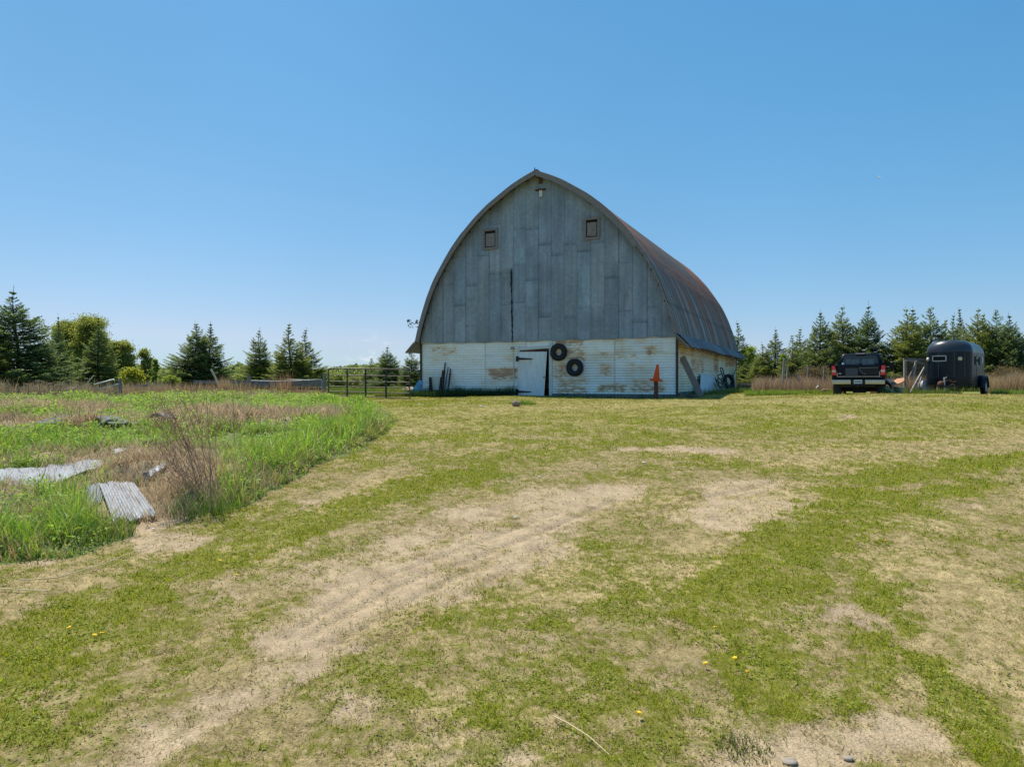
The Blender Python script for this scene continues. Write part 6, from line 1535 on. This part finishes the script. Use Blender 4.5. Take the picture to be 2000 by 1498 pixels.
trees = [  # x of tip, y of tip, half width px near the base, Y, variant, label
    (-22, 588, 55, 44, 0, "spruce cut by the left edge of the photo"),
    (37, 560, 78, 46, 4, "tallest, broadest dark spruce at the left edge of the field"),
    (112, 614, 27, 52, 1, "narrow topped dark spruce between the tallest one and the leafy tree"),
    (192, 617, 36, 50, 3, "dark spruce in front of the right half of the leafy tree"),
    (380, 628, 46, 50, 0, "left spruce of the touching pair behind the board fence"),
    (406, 628, 46, 51, 1, "right spruce of the touching pair behind the board fence"),
    (507, 640, 35, 50, 2, "spruce standing alone between the pair and the group by the gate"),
    (568, 632, 36, 48, 5, "left taller spruce of the group just left of the gate"),
    (599, 642, 34, 50, 3, "right spruce of the group just left of the gate"),
    (547, 676, 26, 53, 3, "low spruce half hidden left of the group by the gate"),
    (726, 699, 22, 60, 5, "smallest spruce seen behind the middle of the gate"),
    (758, 674, 36, 54, 4, "open branched spruce behind the right half of the gate"),
    (804, 686, 26, 46, 1, "dark spruce tight against the barn's left corner"),
    (1438, 628, 26, 56, 3, "spruce mostly hidden behind the barn's right roof edge"),
    (1455, 705, 26, 50, 0, "low dark spruce in the shadow right of the barn wall"),
    (1489, 668, 27, 48, 2, "short broad spruce between the barn and the tall post"),
    (1512, 640, 33, 49, 1, "spruce directly above the tall grey post"),
    (1547, 654, 22, 44, 5, "slim low spruce right of the tall grey post"),
    (1566, 640, 28, 49, 3, "spruce with a sparse top left of the row behind the truck"),
    (1601, 606, 37, 46, 0, "left tall spruce of the three behind the truck"),
    (1648, 597, 36, 47, 2, "middle tall spruce of the three behind the truck"),
    (1691, 590, 40, 46, 4, "right and tallest spruce of the three behind the truck"),
    (1768, 601, 40, 45, 2, "spruce above the wire pen, left half of a double top"),
    (1781, 602, 34, 47, 3, "spruce above the wire pen, right half of a double top"),
    (1819, 600, 38, 46, 1, "spruce directly above the left end of the trailer"),
    (1850, 624, 22, 48, 5, "short spruce above the middle of the trailer roof"),
    (1864, 613, 22, 49, 3, "thin spruce with bare tip above the trailer roof"),
    (1876, 602, 30, 50, 0, "tall sparse topped spruce above the trailer roof"),
    (1910, 602, 36, 46, 2, "dense spruce just right of the trailer roof"),
    (1924, 613, 28, 48, 5, "lower spruce leaning into the dense one right of the trailer"),
    (1946, 605, 34, 46, 1, "spruce between the dense one and the rightmost pair"),
    (1968, 610, 38, 45, 4, "broad spruce near the right edge of the photo"),
    (2012, 632, 40, 45, 0, "spruce cut by the right edge of the photo"),
    (1730, 690, 26, 50, 3, "low spruce in the gap between the truck and the pen"),
    (1625, 668, 30, 52, 5, "low spruce filling the gap between the left and middle tall spruces behind the truck"),
    (1798, 655, 30, 51, 1, "low spruce between the double topped pair and the trailer"),
    (1893, 660, 30, 52, 4, "low spruce filling the gap above the right end of the trailer"),
    (1580, 676, 28, 52, 2, "low spruce behind the sparse topped one left of the truck"),
    (1530, 690, 24, 51, 4, "low bushy spruce hidden behind the tall grey post"),
    (1668, 672, 28, 53, 0, "low spruce between the middle and right tall spruces behind the truck"),
]
for k, (px, py, hw, Y, v, lab) in enumerate(trees):
    base = at_px(px, Y, -0.05); h = (749 - py) / F * Y - base.z
    if k % 3 == 0 and v < 3: v += 6
    root, used, r_ = SP[v]
    if used: t_ = copy_tree(root)
    else: t_ = root; SP[v][1] = True
    kx = (1.42 if px < 1400 else 1.62) * hw / F * Y / (r_ * 0.95)
    t_.location = base; t_.scale = (kx, kx, h / 6.1); t_.rotation_euler = (0, 0, k * 1.7)
    tag(t_, lab, "spruce", SG)
for root, used, _ in SP:
    if not used:
        for ch in list(root.children): bpy.data.objects.remove(ch)
        bpy.data.objects.remove(root)

def leafy(name, lab, px, ptop, hw, Y, seed, c0, c1, n=30000, ls=0.07, lowcrown=0.1, group=None, cat="tree", clumps=70, gap=0.5):
    base = at_px(px, Y, -0.05); h = (749 - ptop) / F * Y - base.z; w_ = hw / F * Y
    g = np.random.default_rng(seed); rs = random.Random(seed); root = empty(name, base, 0, lab, cat, group)
    wood = MB(); wood.tube([(0, 0, 0), (0.03 * h, 0, 0.35 * h), (0.0, 0.02 * h, 0.8 * h)], 0.02 * h, 8, r2=0.006 * h)
    cs = []
    for k in range(clumps):
        z = lowcrown + (1 - lowcrown) * rs.random() ** 0.8; rad = w_ * math.sqrt(max(0.03, 1 - (abs(z - 0.5) / 0.53) ** 2.2)) * rs.uniform(0.15, 1.0) ** 0.6
        a = rs.uniform(0, 6.28); c = np.array([rad * math.cos(a), rad * math.sin(a), z * h * 0.97]); cs.append(c)
        b0 = Vector((0.02 * h * z, 0, max(0.1, z * 0.7 - 0.1) * h)); wood.tube([b0, b0.lerp(Vector(c), 0.5) + Vector((0, 0, -0.03 * h)), tuple(c)], 0.006 * h, 4, r2=0.003, cap=False)
    cs = np.array(cs); idx = g.integers(0, len(cs), n); sc_ = gap * w_ * g.uniform(0.5, 1.1, len(cs))
    P = cs[idx] + g.normal(0, 1, (n, 3)) * np.array([1, 1, 0.75]) * (sc_[idx] * 0.5)[:, None]
    P[:, 2] = np.abs(P[:, 2]) + 0.03
    D = unit(g.normal(0, 1, (n, 3))) * (ls * g.uniform(0.6, 1.2, n))[:, None]; E = unit(np.cross(D, g.normal(0, 1, (n, 3)))) * ls * 0.5
    V, Fq = quads(P, D, E); u = np.clip(g.uniform(0, 1, n) * 0.7 + 0.3 * g.uniform(0, 1, len(cs))[idx], 0, 1)[:, None]
    c = (np.array(c0) * (1 - u) + np.array(c1) * u)
    wood.build("trunk", m_bark, root); np_mesh("crown", V, Fq, m_leaf, root, np.repeat(c, 4, 0)); return root
Y1_, Y2_ = (0.17, 0.20, 0.05), (0.37, 0.40, 0.13)
LG = "pale leafy trees and bushes in the background"
leafy("leafy_tree", "large yellow green leafy tree, left half, between the dark spruces", 138, 628, 34, 60, 1, Y1_, Y2_, 42000, 0.075, group=LG)
leafy("leafy_tree", "large yellow green leafy tree, right half, behind the dark spruce", 178, 624, 32, 59, 2, Y1_, Y2_, 42000, 0.075, group=LG)
leafy("leafy_tree", "lower yellow green leafy tree leaning right of the dark spruces", 235, 668, 26, 55, 3, Y1_, Y2_, 22000, 0.07, group=LG, gap=0.4)
leafy("leafy_tree", "thin see through leafy tree at the right end of the left group", 280, 684, 16, 50, 4, Y1_, (0.3, 0.34, 0.1), 4200, 0.075, group=LG, clumps=40)
leafy("leafy_tree", "narrow bright green column of leaves left of the spruce pair", 303, 702, 6, 46, 5, (0.14, 0.24, 0.03), (0.28, 0.38, 0.06), 2600, 0.08, group=LG, clumps=26)
leafy("bush", "round yellow green bush at the foot of the left group by the fence post", 258, 722, 20, 44, 6, (0.22, 0.25, 0.03), (0.4, 0.4, 0.07), 7000, 0.07, group=LG, cat="bush")
leafy("bush", "pale green bush between the spruce pair and the lone spruce", 458, 737, 22, 60, 7, (0.2, 0.26, 0.08), (0.34, 0.38, 0.15), 7000, 0.08, group=LG, cat="bush")
leafy("bush", "pale green bush seen through the left part of the gate", 655, 733, 20, 70, 8, (0.18, 0.24, 0.07), (0.32, 0.36, 0.13), 6000, 0.09, group=LG, cat="bush")
leafy("bush", "small pale bush seen through the middle of the gate", 698, 738, 16, 70, 9, (0.17, 0.2, 0.1), (0.28, 0.3, 0.16), 4000, 0.09, group=LG, cat="bush")
leafy("bush", "light green bush just left of the spruce pair", 334, 738, 16, 46, 10, (0.16, 0.24, 0.05), (0.3, 0.36, 0.1), 3500, 0.07, group=LG, cat="bush")
leafy("leafy_tree", "bright spring green sapling right behind the barn's right wall", 1462, 680, 18, 58, 11, (0.2, 0.28, 0.05), (0.36, 0.42, 0.1), 8000, 0.08, group=LG)
leafy("bush", "bright green leafy twig on top of the tall grey post", 1529, 692, 7, 36, 12, (0.16, 0.28, 0.03), (0.3, 0.42, 0.06), 900, 0.05, group=LG, cat="bush", lowcrown=0.85, clumps=14, gap=0.5)
leafy("bush", "dark leafless looking brown bush behind the dry grass on the right", 1965, 722, 36, 43, 13, (0.09, 0.07, 0.05), (0.2, 0.16, 0.1), 9000, 0.05, group=LG, cat="bush")
leafy("bush", "tangled brown brush behind the long leaning beam", 1590, 722, 34, 40, 14, (0.11, 0.085, 0.065), (0.22, 0.17, 0.12), 9000, 0.045, group=LG, cat="bush")
# far hedgerow closing the horizon
g = np.random.default_rng(77); n = 70000
a = g.uniform(R(-50), R(50), n); rad = 150 + g.normal(0, 5, n); tall = 2.0 + 3.2 * fbm(np.degrees(a) * 0.6, a * 0, 5, 3)
P = np.stack([rad * np.sin(a), rad * np.cos(a), -0.6 + tall * g.uniform(0, 1, n) ** 0.8], 1); D = unit(g.normal(0, 1, (n, 3))) * 0.32; E = unit(np.cross(D, g.normal(0, 1, (n, 3)))) * 0.2
V, Fq = quads(P, D, E); u = g.uniform(0, 1, n)[:, None]; c = np.array([0.12, 0.16, 0.07]) * (1 - u) + np.array([0.22, 0.27, 0.12]) * u
tag(np_mesh("far_hedgerow", V, Fq, m_leaf, cols=np.repeat(c, 4, 0)), "low pale green hedgerow far off along the horizon", "hedgerow", kind="stuff")

# a drifting tuft of seed fluff, sharp white against the sky right of the barn
fl = MB(); rs = random.Random(8); c = pt(1718, 346, 6.0)
for k in range(26):
    d = Vector((rs.uniform(-1, 1), rs.uniform(-1, 1), rs.uniform(-1, 1))).normalized() * rs.uniform(0.006, 0.014); fl.tube([c, c + d], 0.0012, 4, cap=False)
o = recenter(fl.build("seed_fluff", mat("white_fluff", (0.9, 0.9, 0.9), 0.8, var=0.03)), c); tag(o, "tiny white seed fluff floating high in the sky above the truck", "fluff")
